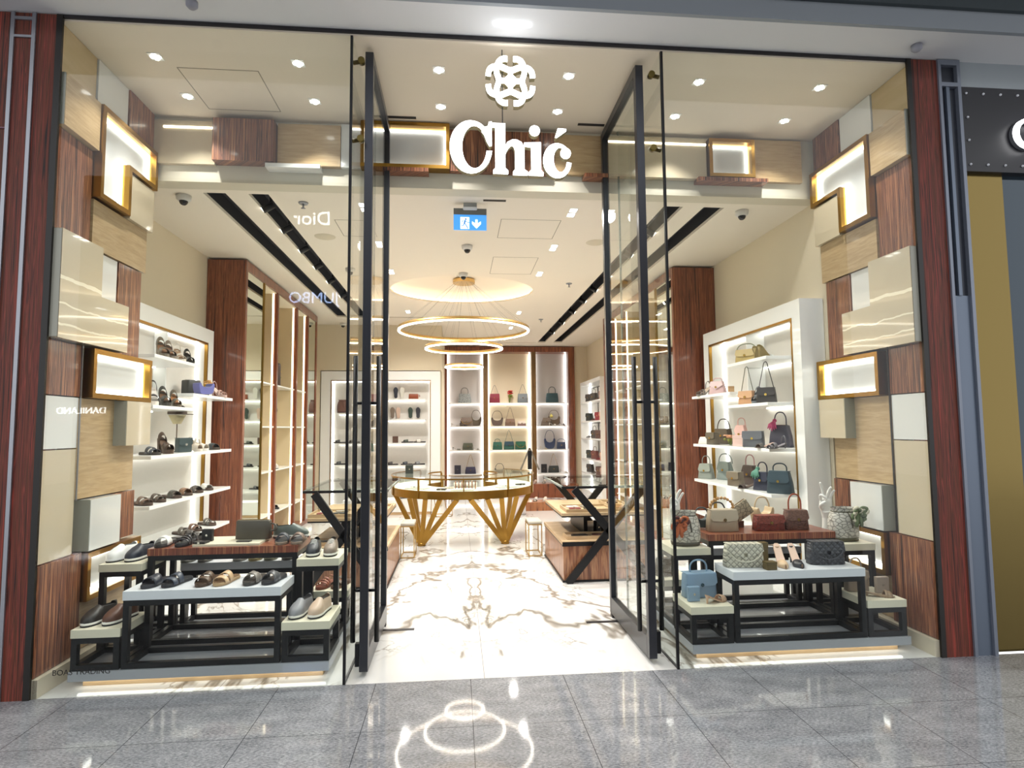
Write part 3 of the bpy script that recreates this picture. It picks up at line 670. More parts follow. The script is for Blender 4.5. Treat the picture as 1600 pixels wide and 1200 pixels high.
for p in ([(-.04+.009*math.cos(t*.628), -.147+.009*math.sin(t*.628)) for t in range(10)], seg2((-.043, -.158), (-.052, -.185), .014), seg2((-.047, -.162), (-.068, -.163), .006), seg2((-.068, -.163), (-.075, -.177), .006), seg2((-.042, -.162), (-.028, -.175), .006), seg2((-.028, -.175), (-.008, -.178), .006), seg2((-.052, -.185), (-.03, -.212), .008), seg2((-.03, -.212), (-.022, -.234), .008), seg2((-.055, -.185), (-.058, -.206), .008), seg2((-.058, -.206), (-.082, -.206), .007)): m.prism(p, fr, .0018)
m.build('running_figure', emit('exit_fig', '#2f6fae', .7), ex)
# track spotlights in the inner slots
def track(x, y, tilt, lab):
    r = empty('track_spotlight', (x, y, H2+.02)); tag(r, lab, 'spotlight', 'track spotlights in the ceiling slots')
    MB().tube([(0, 0, .1), (0, 0, .0)], .012, 8).build('stem', BLACK, r)
    MB().tube([(-tilt*.03, 0, .02), (tilt*.07, 0, -.035)], .032, 12).build('body', BLACK, r)
    MB().tube([(tilt*.0701, 0, -.035), (tilt*.073, 0, -.037)], .027, 12).build('lens', emit('track_lens', '#fff6e8', 6), r)
orda = ('first', 'second', 'third', 'fourth', 'fifth', 'sixth', 'seventh', 'eighth')
for k, y in enumerate((1.75, 2.35, 3.05, 3.75, 4.5, 5.4)): track(-1.725, y, -1, 'black track spotlight in the left inner ceiling slot, %s from the entrance' % orda[k])
for k, y in enumerate((2.2, 3.0, 4.0, 4.8, 5.6, 6.5, 7.6, 8.8)): track(2.01, y, 1, 'black track spotlight in the right inner ceiling slot, %s from the entrance' % orda[k])
for x, y in ((-1.9, 2.2), (-1.9, 4.6), (2.2, 2.4), (2.2, 5.4), (2.2, 8.6)): pass

# ---------------------------------------------------------------- chandelier
ch = empty('ring_chandelier', (.1, 5.0, H2+.17)); tag(ch, 'three glowing gold rings hanging on fine wires from a gold ceiling plate', 'chandelier')
MB().lathe([(0, 0), (.165, 0), (.165, -.05), (0, -.05)], (0, 0, 0), 32, smooth=False).build('ceiling_plate', GOLDL, ch)
for r_, z_, th in ((.97, 3.02, .05), (.575, 2.755, .045), (.28, 2.475, .035)):
    z0 = z_-(H2+.17); a = r_; b2 = r_-.022
    o = MB().lathe([(b2, z0-th/2), (b2, z0+th/2), (a, z0+th/2), (a, z0-th/2), (b2, z0-th/2)], (0, 0, 0), 96).build('ring', GOLDL, ch)
    MB().lathe([(b2-.004, z0-th/2), (b2-.004, z0-th/2-.010), (a+.004, z0-th/2-.010), (a+.004, z0-th/2+.006), (a+.0005, z0-th/2+.006)], (0, 0, 0), 96).build('light_strip', emit('ring_led', '#fff6e6', 7), o)
m = MB()
for k in range(14):
    a = k*2*math.pi/14; m.tube([(.14*math.cos(a), .14*math.sin(a), -.05), (.955*math.cos(a), .955*math.sin(a), 3.045-H2-.17)], .0009, 4)
for k in range(6):
    a = k*2*math.pi/6+.2; m.tube([(.06*math.cos(a), .06*math.sin(a), -.05), (.56*math.cos(a), .56*math.sin(a), 2.78-H2-.17)], .0008, 4)
for k in range(3):
    a = k*2*math.pi/3; m.tube([(.02*math.cos(a), .02*math.sin(a), -.05), (.268*math.cos(a), .268*math.sin(a), 2.5-H2-.17)], .0008, 4)
m.build('suspension_wire', DARK, ch)

# ---------------------------------------------------------------- display platforms and nested tables in the window bay
def platform(x0, x1, label):
    r = empty('display_platform', ((x0+x1)/2, .6, 0)); tag(r, label, 'platform'); w_ = (x1-x0)/2
    MB().box(-w_, w_, -.51, .50, .052, .108).build('slab', PLAT, r, .002)
    MB().box(-w_+.05, w_-.05, -.44, .46, .0005, .052).build('plinth', OAK, r)
    MB().box(-w_+.03, w_-.03, -.458, -.4405, .040, .0515).build('light_strip', emit('plinth_led', '#fffaf0', 2.5), r)
platform(-2.33, -.80, 'grey display platform with lit wooden plinth in the left window bay')
platform(1.545, 3.085, 'grey display platform with lit wooden plinth in the right window bay')
PZ = .1085
def table(x0, x1, y0, y1, zt, th, mat, label, tw=.034, base=PZ, grp=None):
    r = empty('display_table', ((x0+x1)/2, (y0+y1)/2, base)); tag(r, label, 'table', grp); a = (x1-x0)/2; b_ = (y1-y0)/2; h = zt-base
    MB().box(-a, a, -b_, b_, h-th, h).build('tabletop', mat, r, .0015)
    a -= .004; b_ -= .004
    for sx in (-1, 1):
        for sy in (-1, 1):
            MB().box(sx*a, sx*(a-tw), sy*b_, sy*(b_-tw), 0, h-th).build('leg', BLACK, r)
    MB().box(-a+tw, a-tw, -b_, -b_+tw, h-th-tw, h-th).box(-a+tw, a-tw, b_-tw, b_, h-th-tw, h-th).box(-a, -a+tw, -b_+tw, b_-tw, h-th-tw, h-th).box(a-tw, a, -b_+tw, b_-tw, h-th-tw, h-th).build('top_frame', BLACK, r)
    MB().box(-a+tw, a-tw, -b_, -b_+tw, 0, tw).box(-a+tw, a-tw, b_-tw, b_, 0, tw).box(-a, -a+tw, -b_+tw, b_-tw, 0, tw).box(a-tw, a, -b_+tw, b_-tw, 0, tw).build('bottom_frame', BLACK, r)
def zebtop(x0, x1, y0, y1, zt, label):
    table(x0, x1, y0, y1, zt, .048, ZEBX if False else ZEB_EDGE, label)
ZEB_EDGE = wood('zebrano_edge', [(.32, '#4a241b'), (.44, '#8a4a35'), (.52, '#6b3527'), (.6, '#b0764f'), (.7, '#85452f')], horiz=70, vert=1.0)
for s, sd in ((-1, 'left'), (1, 'right')):
    f = (lambda a, b_: (a, b_)) if s < 0 else (lambda a, b_: (mx_(b_), mx_(a)))
    o_, i_ = ('pillar', 'glass door')
    def T(a, b_, *k): x0, x1 = f(a, b_); table(x0, x1, *k)
    T(-2.33, -2.045, .10, .445, .352, .05, CTOP, 'low cream-topped table at the front outer corner of the %s platform' % sd)
    T(-1.095, -.80, .10, .445, .352, .05, CTOP, 'low cream-topped table at the front of the %s platform nearest the door' % sd)
    T(-2.04, -1.10, .10, .40, .572, .055, WTOP, 'white-topped table with black frame at the front centre of the %s platform' % sd)
    T(-2.38, -2.105, .45, .80, .664, .05, CTOP, 'taller cream-topped side table behind the outer low table on the %s platform' % sd)
    T(-1.10, -.815, .45, .80, .664, .05, CTOP, 'taller cream-topped side table nearest the glass door on the %s platform' % sd)
    T(-2.10, -1.105, .50, .86, .75, .048, ZEB_EDGE, 'tall striped-wood-topped table in the middle of the %s platform' % sd)
    T(-2.04, -1.2, .865, 1.09, .572, .055, WTOP, 'white-topped table at the rear centre of the %s platform behind the wooden one' % sd)
    T(-1.095, -.815, .805, 1.09, .352, .05, CTOP, 'low cream-topped table at the rear of the %s platform nearest the door' % sd)
    T(-2.33, -2.06, .87, 1.09, .352, .05, CTOP, 'low cream-topped table at the rear outer corner of the %s platform' % sd)
tag(boxo('display_board', (-1.82, -1.375, .53, .84, .7505, .765), CTOP), 'thin cream board lying on the tall wooden table in the left window', 'board')

# ---------------------------------------------------------------- white lit shelf units on the side walls
SHZ = dict(A=2.19, Bf=1.905, Bn=1.765, C=1.345, D=.935, E=.56)
def shelf_unit(s, label):
    sd = 'left' if s < 0 else 'right'
    if s < 0: xf, xb, xs = -2.80, -2.945, -2.5
    else: xf, xb, xs = 3.05, 3.275, 2.80
    y0, y1, zt = 1.18, 3.27, 2.69
    r = empty('shelf_unit', (xb, 2.2, 0)); tag(r, label, 'shelf unit')
    X = lambda x: x-xb; yy = lambda y: y-2.2
    iy0, iy1, iz0, iz1 = y0+.13, y1-.15, .30, zt-.155
    b0, b1 = X(xf), 0
    MB().box(b0, b1, yy(y0), yy(iy0), 0, zt).box(b0, b1, yy(iy1), yy(y1), 0, zt).box(b0, b1, yy(iy0), yy(iy1), iz1, zt).box(b0, b1, yy(iy0), yy(iy1), 0, iz0).build('surround', LACQ, r)
    q = -s*.004; g = .022
    MB().box(b0+q, X(xf)+s*.03, yy(iy0), yy(iy0)+g, iz0, iz1).box(b0+q, X(xf)+s*.03, yy(iy1)-g, yy(iy1), iz0, iz1).box(b0+q, X(xf)+s*.03, yy(iy0)+g, yy(iy1)-g, iz1-g, iz1).build('gold_frame', GOLD, r)
    MB().box(-s*.02, -s*.001, yy(iy0), yy(iy1), iz0, iz1).build('back_panel', STONE, r)
    # light strips round the recess
    MB().box(-s*.022, -s*.036, yy(iy0)+.002, yy(iy0)+.014, iz0, iz1).box(-s*.022, -s*.036, yy(iy1)-.014, yy(iy1)-.002, iz0, iz1).box(-s*.022, -s*.036, yy(iy0)+.02, yy(iy1)-.02, iz1-.014, iz1-.002).build('light_strip', LED, r)
    sx0 = -s*.021
    for nm, a, c in (('A', iy0+.02, 2.18), ('Bn', iy0+.02, 2.16), ('Bf', 2.08, iy1-.05), ('C', iy0+.02, iy1-.05), ('D', iy0+.02, iy1-.05), ('E', iy0+.02, iy1-.05)):
        z = SHZ[nm]; zb = .03
        o = MB().box(sx0, X(xs), yy(a), yy(c), z-zb, z).build('shelf', LACQ, r, .002)
        MB().box(sx0-s*.01, sx0-s*.03, yy(a)+.02, yy(c)-.02, z-zb-.008, z-zb-.0005).build('shelf_light', LEDS, o)
    MB().box(-s*.021, X(xf)-s*.02+s*.03, yy(2.185), yy(2.205), SHZ['Bf'], iz1).build('divider', LACQ, r)
shelf_unit(-1, 'white lit shelf unit with gold inner frame and shoes on the left wall')
shelf_unit(1, 'white lit shelf unit with gold inner frame and handbags on the right wall')

# ---------------------------------------------------------------- tall wooden cabinets along the side walls
def cabinet(s, label):
    xf = -2.5 if s < 0 else 2.725; xb = -2.945 if s < 0 else 3.275
    y0, y1, zt = 3.40, 7.02, 3.575
    r = empty('wall_cabinet', (xb, (y0+y1)/2, 0)); tag(r, label, 'cabinet'); yc = (y0+y1)/2
    X = lambda x: x-xb; f0 = X(xf)
    MB().box(0, f0, y0-yc, y0-yc+.06, 0, zt).build('end_panel', CABW, r)
    MB().box(0, f0, y1-yc-.06, y1-yc, 0, zt).build('end_panel', CABW, r)
    MB().box(0, f0, y0-yc+.06, y1-yc-.06, zt-.11, zt).build('top_rail', CABW, r)
    MB().box(0, f0, y0-yc+.06, y1-yc-.06, 0, .06).build('plinth', CABW, r)
    zb, z1 = .06, zt-.11
    def mir(a, c):
        MB().box(f0*.9, f0*.97, a-yc, c-yc, zb, z1).build('mirror', MIRR, r)
    mir(y0+.06, 4.09); mir(6.42, y1-.06)
    MB().box(0, f0-s*-.0, 4.09-yc, 4.11-yc, zb, z1).build('post', GOLD, r)
    for a, c in ((4.11, 4.66), (4.72, 5.68), (5.74, 6.36)):
        MB().box(-s*.03, -s*.015, a-yc, c-yc, zb, z1).build('back_panel', NICHB, r)
        MB().box(f0+s*.07, f0+s*.05, c-yc-.012, c-yc-.001, zb, z1).build('light_strip', LEDW, r)
        MB().box(-s*.032, f0+s*.02, a-yc+.001, c-yc-.013, z1-.015, z1-.002).build('niche_ceiling', plain('niche_top', '#efe6d2', .6), r)
        MB().box(-s*.031, f0+s*.072, c-yc-.010, c-yc-.001, zb, z1-.016).build('side_liner', NICHB, r)
        for z in (.42, 1.0, 1.6, 2.18):
            o = MB().box(-s*.031, f0+s*.02, a-yc+.001, c-yc-.014, z-.02, z).build('shelf', LACQ, r)
            MB().box(-s*.034, -s*.05, a-yc+.02, c-yc-.03, z-.027, z-.0205).build('shelf_light', LEDS, o)
    for c in (4.66, 5.68, 6.36): MB().box(-s*.01, f0, c-yc, c-yc+.06, zb, z1).build('post', CABW, r)
cabinet(-1, 'tall reddish striped wood cabinet with mirror and cream niches along the left wall')
cabinet(1, 'tall reddish striped wood cabinet with mirror and niches along the right wall')

# ---------------------------------------------------------------- rear white shoe cabinet (left) and wooden bag niche (right)
r = empty('shelf_unit', (-1.49, 8.0, 0)); tag(r, 'white lit shoe cabinet with gold inner frame against the rear wall at left', 'shelf unit')
MB().box(-1.15, -.965, 0, .29, 0, 2.685).box(.965, 1.15, 0, .29, 0, 2.685).box(-.965, .965, 0, .29, 2.51, 2.685).box(-.965, .965, 0, .29, 0, .10).build('surround', LACQ, r)
MB().box(-.965, -.95, -.004, .02, .10, 2.51).box(.95, .965, -.004, .02, .10, 2.51).box(-.95, .95, -.004, .02, 2.495, 2.51).build('gold_frame', GOLD, r)
MB().box(-.965, .965, .27, .289, .10, 2.51).build('back_panel', STONE, r)
MB().box(-.962, -.95, .255, .269, .1, 2.5).box(.95, .962, .255, .269, .1, 2.5).box(-.95, .95, .255, .269, 2.49, 2.502).build('light_strip', LED, r)
BL = (1.87, 1.28, .86, .42); BR = (2.14, 1.74, 1.275, .84, .41)
for x0, x1, zs in ((-.86, -.02, BL), (.02, .86, BR)):
    for z in zs:
        o = MB().box(x0, x1, .03, .255, z-.03, z).build('shelf', LACQ, r)
        MB().box(x0+.02, x1-.02, .235, .253, z-.038, z-.0305).build('shelf_light', LEDS, o)
r = empty('bag_niche', (1.315, 10.9, 0)); tag(r, 'tall striped wood unit with three lit bag niches in the rear wall', 'shelf unit')
MB().box(-1.625, -1.565, -.02, .40, 0, 3.58).box(1.465, 1.625, -.02, .40, 0, 3.58).box(-1.565, 1.465, -.02, .40, 3.45, 3.58).build('outer_frame', CABW, r)
for a, c in ((-.675, -.56), (.535, .645)):
    MB().box(a, c, -.02, .40, 0, 3.45).build('post', wood('niche_post', [(.3, '#3a2a18'), (.5, '#7a5c34'), (.7, '#5a3a22')], horiz=60), r)
NB = [plain('niche_back_grey', '#cfcac6', .6), plain('niche_back_cream', '#eadcc0', .6), plain('niche_back_grey', '#cfcac6', .6)]
for k, (a, c) in enumerate(((-1.565, -.675), (-.56, .535), (.645, 1.465))):
    MB().box(a, c, .38, .40, 0, 3.45).build('back_panel', NB[k], r)
    MB().box(c-.014, c-.001, .33, .37, .0, 3.45).box(a+.001, a+.014, .33, .37, 0, 3.45).build('light_strip', LED, r)
    for z in (.42, 1.01, 1.6, 2.18):
        o = MB().box(a+.03, c-.03, .05, .379, z-.025, z).build('shelf', LACQ, r)
        MB().box(a+.05, c-.05, .35, .37, z-.033, z-.0255).build('shelf_light', LEDS, o)
# shelf wall far right
r = empty('shelf_unit', (3.275, 9.5, 0)); tag(r, 'white shelf unit with black-edged panels full of small bags at the far right wall', 'shelf unit')
MB().box(-.02, 0, -1.0, .98, .1, 2.63).build('back_panel', LACQ, r)
MB().box(-.275, 0, .98, 1.0, 0, 2.63).box(-.275, 0, -1.02, -1.0, 0, 2.63).box(-.275, 0, -1.0, .98, 2.55, 2.63).box(-.275, 0, -1.0, .98, 0, .1).build('surround', LACQ, r)
MB().box(-.04, -.021, .955, .98, .1, 2.54).box(-.04, -.021, -1.0, -.98, .1, 2.54).build('light_strip', LED, r)
for z in (.5, .83, 1.3, 1.7, 2.15): MB().box(-.275, -.021, -1.0, .98, z-.03, z).build('shelf', LACQ, r)
m = MB()
for z0, z1 in ((.86, 1.26), (1.33, 1.66), (1.73, 2.5)):
    for a, c in ((.25, .9), (-.45, .2)):
        m.box(-.026, -.0205, a, c, z1-.02, z1).box(-.026, -.0205, a, c, z0, z0+.02).box(-.026, -.0205, a, a+.02, z0, z1).box(-.026, -.0205, c-.02, c, z0, z1)
m.build('black_edging', BLACK, r)

# ---------------------------------------------------------------- round gold display counter
gc = empty('round_display_counter', (.08, 4.9, 0)); tag(gc, 'horseshoe shaped glass display counter on slanted gold legs under the ring chandelier', 'display counter')
A0, A1 = math.radians(130), math.radians(410)   # open towards the back
RO, RI = 1.02, .50
def arcbar(ro, ri, z0, z1, a0=A0, a1=A1, seg=72): return [(ri, z0), (ro, z0), (ro, z1), (ri, z1), (ri, z0)]
def ringseg(name, ro, ri, z0, z1, mat, seg=72):
    m = MB().lathe(arcbar(ro, ri, z0, z1), (0, 0, 0), seg, smooth=False, a0=A0, a1=A1)
    for a in (A0, A1):
        c, s_ = math.cos(a), math.sin(a); m.add([(ri*c, ri*s_, z0), (ro*c, ro*s_, z0), (ro*c, ro*s_, z1), (ri*c, ri*s_, z1)], [(0, 1, 2, 3)])
    return m.build(name, mat, gc)
ringseg('case_floor', RO-.012, RI+.012, .66, .745, plain('case_white', '#f0ece2', .5))
ringseg('outer_band', RO, RO-.0115, .64, .745, GOLD); ringseg('inner_band', RI+.0115, RI, .64, .745, GOLD)
ringseg('glass_top', RO-.002, RI+.002, .895, .905, GLASSG)
ringseg('top_rim', RO+.004, RO-.0015, .888, .908, GOLD); ringseg('top_rim', RI+.0015, RI-.004, .888, .908, GOLD)
ringseg('glass_wall', RO-.004, RO-.008, .7455, .8875, GLASSG, 72)
for k in range(9):
    a = A0+(A1-A0)*k/8
    for rr in (RO+.001, RI):
        MB().box(-.012, .012, -.008, .008, .64, .888).build('corner_post', GOLD, gc).matrix_local = Matrix.Translation((rr*math.cos(a), rr*math.sin(a), 0)) @ Matrix.Rotation(a, 4, 'Z')
for fx, angs in ((-.56, (176, 140, 224, 240, 252, 265)), (.56, (4, 40, -44, -60, -72, -85))):
    foot = Vector((fx, -.62, 0)) if False else Vector((fx, -.60, .0))
    for a in angs:
        t = math.radians(a); rr = RO-.03
        topp = Vector((rr*math.cos(t), rr*math.sin(t), .64)); MB().beam(foot+Vector((topp-foot).normalized())*.03+Vector((0, 0, 0)), topp, .062, .05).build('leg', GOLD, gc)
    MB().lathe([(0, .0005), (.06, .0005), (.045, .05), (0, .05)], (foot.x, foot.y, 0), 16).build('foot', GOLD, gc)

# ---------------------------------------------------------------- glass tables with crossed black legs over drawer cabinets
def cross_table(s, label1, label2):
    if s > 0: x0, x1 = 1.05, 2.0
    else: x0, x1 = -1.50, -.68
    yF, yR = 2.18, 3.48; xc = (x0+x1)/2
    r = empty('glass_table', (xc, (yF+yR)/2, 0)); tag(r, label1, 'table'); hw = (x1-x0)/2; hy = (yR-yF)/2
    MB().box(-hw, hw, -hy, hy, .955, .967).build('glass_top', GLASSG, r)
    MB().box(-hw, hw, -hy-.002, -hy+.03, .93, .954).build('front_rail', BLACK, r); MB().box(-hw, hw, hy-.03, hy, .93, .954).build('rear_rail', BLACK, r)
    MB().box(-hw, -hw+.02, -hy+.03, hy-.03, .938, .954).box(hw-.02, hw, -hy+.03, hy-.03, .938, .954).build('side_rail', STEEL, r)
    for y in (-hy-.035, hy+.035):
        for q in (-1, 1):
            o = MB().beam((q*(hw-.04), y+q*.0, .0), (-q*(hw-.12), y, .93), .075, .034).build('leg', BLACK, r)
    c = empty('drawer_cabinet', (xc, (yF+yR)/2, 0)); tag(c, label2, 'cabinet')
    hy2 = hy-.02
    bx = MB().box(-hw+.01, hw-.01, -hy2, hy2, .02, .355).build('body', wood('cabinet_side_wood', [(.3, '#5c3526'), (.42, '#8d5a40'), (.5, '#a97a58'), (.58, '#6f4232'), (.7, '#b98a62')], horiz=26), c)
    MB().box(-hw+.0, hw-.0, -hy2-.01, hy2+.01, .0, .02).build('plinth', BLACK, c)
    MB().box(-hw+.0, hw-.0, -hy2-.01, hy2+.01, .372, .405).build('top_tray', TRAYW, c)
    MB().box(-hw+.0, hw-.0, -hy2-.012, -hy2-.0105, .357, .398).box(-hw+.005, hw-.005, -hy2-.005, hy2+.005, .355, .372).build('shadow_gap', BLACK, c)
    u = empty('tray_table', (xc, (yF+yR)/2+.03, .405)); tag(u, 'pale wood upper tray table with displayed small goods under the %s glass table' % ('right' if s > 0 else 'left'), 'tray')
    for sx in (-1, 1): MB().box(sx*(hw-.3), sx*(hw-.34), -.3, .45, 0, .22).build('support', BLACK, u)
    MB().box(-hw+.02, hw-.05, -hy+.1, hy-.05, .22, .235).build('base', BLACK, u)
    MB().box(-hw+.02, hw-.05, -hy+.1, hy-.05, .235, .262).build('tray_board', TRAYW, u)
    return r
cross_table(1, 'glass table with crossed black metal legs behind the right window', 'striped wood drawer cabinet under the right glass table')
cross_table(-1, 'glass table with crossed black metal legs behind the left window', 'striped wood drawer cabinet under the left glass table')
# small gold frame side tables beside the cabinets
def frame_stool(x, y, label, w_=.17):
    r = empty('side_table', (x, y, 0)); tag(r, label, 'side table'); t = .012; h = .38; m = MB()
    for a in (-1, 1):
        for b_ in (-1, 1): m.box(a*w_/2, a*(w_/2-t), b_*.17, b_*(.17-t), 0, h)
        m.box(-w_/2+t, w_/2-t, a*.17, a*(.17-t), 0, t).box(-w_/2+t, w_/2-t, a*.17, a*(.17-t), h-t, h)
        m.box(a*w_/2, a*(w_/2-t), -.17+t, .17-t, 0, t).box(a*w_/2, a*(w_/2-t), -.17+t, .17-t, h-t, h)
    m.build('frame', GOLDL, r); MB().box(-w_/2+.002, w_/2-.002, -.168, .168, h, h+.035).build('cushion', plain('stool_grey', '#b6b0a4', .8), r, .012)
frame_stool(.94, 3.62, 'small gold-framed stool standing beside the right drawer cabinet'); frame_stool(-.60, 3.70, 'small gold-framed stool standing beside the left drawer cabinet')
# ottoman, gold wire side table and shoe trays farther back
r = empty('ottoman', at(848, 790, z=.0) if False else (1.02, 7.0, 0)); tag(r, 'round pink upholstered ottoman behind the gold counter', 'ottoman')
MB().lathe([(0, .0005), (.20, .0005), (.21, .03), (.21, .32), (0, .32)], (0, 0, 0), 28).build('base', plain('ottoman_base', '#e9e2e4', .6), r); MB().lathe([(0, .3205), (.21, .3205), (.235, .35), (.235, .41), (.2, .44), (0, .45)], (0, 0, 0), 28).build('cushion', plain('ottoman_pink', '#b9a2ae', .8), r)
r = empty('wire_side_table', (-.28, 6.9, 0)); tag(r, 'slim gold wire side table seen under the gold counter', 'side table')
m = MB()
for z in (.02, .5): m.tube([(.19*math.cos(k*math.pi/12), .19*math.sin(k*math.pi/12), z) for k in range(24)], .007, 6, closed=True)
for k in range(6):
    a = k*math.pi/3; m.tube([(.19*math.cos(a), .19*math.sin(a), .02), (.19*math.cos(a+.5), .19*math.sin(a+.5), .5)], .006, 6)
m.build('frame', GOLD, r); MB().lathe([(0, .507), (.19, .507), (.19, .52), (0, .52)], (0, 0, 0), 24).build('top', GLASSG, r)
r = empty('shoe_tray', (1.42, 7.55, 0)); tag(r, 'low zebra wood shoe tray in front of the rear bag niche', 'tray')
MB().box(-.42, .42, -.2, .2, 0, .16).build('box', wood('tray_zebra', [(.3, '#5c2d1e'), (.5, '#b0744a'), (.7, '#8a4c30')], horiz=24), r)
r = empty('shoe_tray', (1.95, 9.6, 0)); tag(r, 'long low zebra wood shoe tray under the rear bag niche', 'tray')
MB().box(-.75, .75, -.2, .2, 0, .30).build('box', wood('tray_zebra2', [(.3, '#4c2418'), (.5, '#8e5134'), (.7, '#6e3a26')], horiz=24), r)
r = empty('shoe_bench', (-1.25, 7.4, 0)); tag(r, 'low white shoe bench on an oak base in front of the rear white cabinet', 'bench')
MB().box(-.8, .8, -.2, .2, .05, .27).build('body', LACQ, r); MB().box(-.76, .76, -.18, .18, 0, .05).build('base', OAK, r)
# white steps seen through the right tables
r = empty('white_podium', (2.55, 1.80, 0)); tag(r, 'low white glossy podium behind the right window tables', 'podium')
MB().box(-.4, .35, -.25, .28, .0, .16).build('lower_step', LACQ, r); MB().box(-.3, .3, -.18, .22, .16, .2).build('upper_step', LACQ, r)

# ---------------------------------------------------------------- goods: builders
DKI = plain('insole_dark', '#25211f', .7)
def put(r, loc, rz=0, tilt=0):
    r.location = loc; r.rotation_euler = (tilt, 0, rz)
def uw(u):
    u = min(1, max(0, u)); e = 1.0
    if u < .30: e = math.sqrt(max(0, 1-((.30-u)/.30)**2.3))
    if u > .82: e = math.sqrt(max(0, 1-((u-.82)/.18)**2.2))
    return e*(1-.24*min(1, max(0, (u-.25)/.5))-.05*math.sin(math.pi*u)**4*(u > .4))
def foot_outline(L=.27, W=.098, n=28, point=0):
    """outline of a shoe sole, toe towards -y"""
    P = []
    for i in range(n):
        t = 2*math.pi*i/n; y = -math.cos(t)*L/2; u = (y+L/2)/L     # u 0 = toe, 1 = heel
        wd = uw(u)
        P.append((math.copysign(wd*W/2*1.0, math.sin(t)) if abs(math.sin(t)) > 1e-6 else 0, y))
    return P
def wid(u, W=.098): return W/2*1.0*max(.06, uw(u))
def shoe_slide(col, style='band', sole='#2a2725', insole=None, L=.27, name='slide_sandal'):
    r = empty(name); m = MB(); o = foot_outline(L)
    m.prism([(x, y) for x, y in o], lambda u, v, q: (u, v, q+.0005), .022, True).build('sole', plain('sole_'+sole[1:], sole, .6), r, .003)
    MB().prism([(x*.93, y*.95) for x, y in o], lambda u, v, q: (u, v, .0228+q), .004).build('footbed', leather(insole or sole), r)
    st = leather(col); 
    def strap(ua, ub, va, vb, h=.052, nm='strap'):
        # band from left (ua..ub) to right (va..vb)
        R = []
        for i in range(13):
            t = math.pi*i/12; row = []
            for k in range(5):
                w_ = k/4; u = (ua+(ub-ua)*w_)*(1-i/12)+(va+(vb-va)*w_)*(i/12)
                hh = h*(.75+.5*min(1, u*1.6)); x = -math.cos(t)*(wid(max(.03, min(.97, u)))+.004); z = .016+hh*math.sin(t)**.8 if 0 < i < 12 else .014
                row.append((x, -L/2+u*L, z))
            R.append(row)
        mm = MB(); n = 5; vs = [p for q in R for p in q]; fs = [(i*n+j, i*n+j+1, (i+1)*n+j+1, (i+1)*n+j) for i in range(12) for j in range(4)]
        mm.add(vs, fs, True); ob = mm.build(nm, st, r); sd = ob.modifiers.new('thickness', 'SOLIDIFY'); sd.thickness = .004; return ob
    if style == 'band': strap(.20, .52, .20, .52)
    elif style == 'cross': strap(.17, .33, .36, .54); strap(.36, .54, .17, .33, .058)
    elif style == 'two': strap(.16, .30, .16, .30, .045); strap(.36, .54, .36, .54, .055)
    elif style == 'strappy': strap(.16, .24, .22, .30, .042); strap(.30, .36, .30, .36, .05); strap(.44, .52, .40, .46, .055); strap(.72, .78, .72, .78, .05)
    elif style == 'h': strap(.15, .25, .15, .25, .045); strap(.42, .54, .42, .54, .055); strap(.22, .30, .46, .50, .05)
    return r
def shoe_loafer(col, sole='#eceae4', name='slip_on_shoe', L=.285, edge='#1b1c20', lace=False):
    r = empty(name); W = .104
    o = foot_outline(L, W)
    MB().prism(o, lambda u, v, q: (u, v, .0005+q), .010, True).build('outsole', plain('sole_'+edge[1:], edge, .6), r)
    MB().prism([(x*1.02, y*1.005) for x, y in o], lambda u, v, q: (u, v, .0106+q), .016, True).build('midsole', plain('sole_'+sole[1:], sole, .6), r, .003)
    NU, NV = 22, 16; R = []
    for i in range(NU+1):
        u = .012+.976*i/NU; w_ = wid(u, W)*1.0
        h = .022+.075*min(1, (u/.5))**.8 if u < .5 else .097-.012*math.sin((u-.5)*math.pi)
        if u < .06: h *= .5+.5*u/.06
        if u > .95: w_ *= .9
        row = []
        for k in range(NV+1):
            t = math.pi*k/NV; cx = -math.cos(t); sx = math.sin(t)
            row.append((w_*math.copysign(abs(cx)**.8, cx)*(1-.18*sx*(u > .35)), -L/2+u*L, .026+h*sx**.62))
        R.append(row)
    n = NV+1; fs = []; hole = []
    for i in range(NU):
        for j in range(NV):
            u = (i+.5)/NU; q = (i*n+j, i*n+j+1, (i+1)*n+j+1, (i+1)*n+j)
            if .46 < u < .90 and 4 <= j < NV-4: hole.append(q)
            else: fs.append(q)
    vs = [p for q in R for p in q]
    fs.append(tuple(range(n))); fs.append(tuple(NU*n+k for k in reversed(range(n))))
    ob = MB().add(vs, fs, True).build('upper', leather(col), r)
    MB().add([(x*.93, y, z-.02) for x, y, z in vs], hole, True).build('lining', DKI, r)
    if lace:
        m = MB()
        for k in range(4):
            y = -L/2+L*(.26+.05*k); z = .026+(.022+.075*((.26+.05*k)/.5)**.8)+.002; m.tube([(-.022, y, z-.006), (0, y, z+.002), (.022, y, z-.006)], .0028, 6)
        m.build('lace', plain('lace_white', '#e8e6e0', .7), r)
    return r
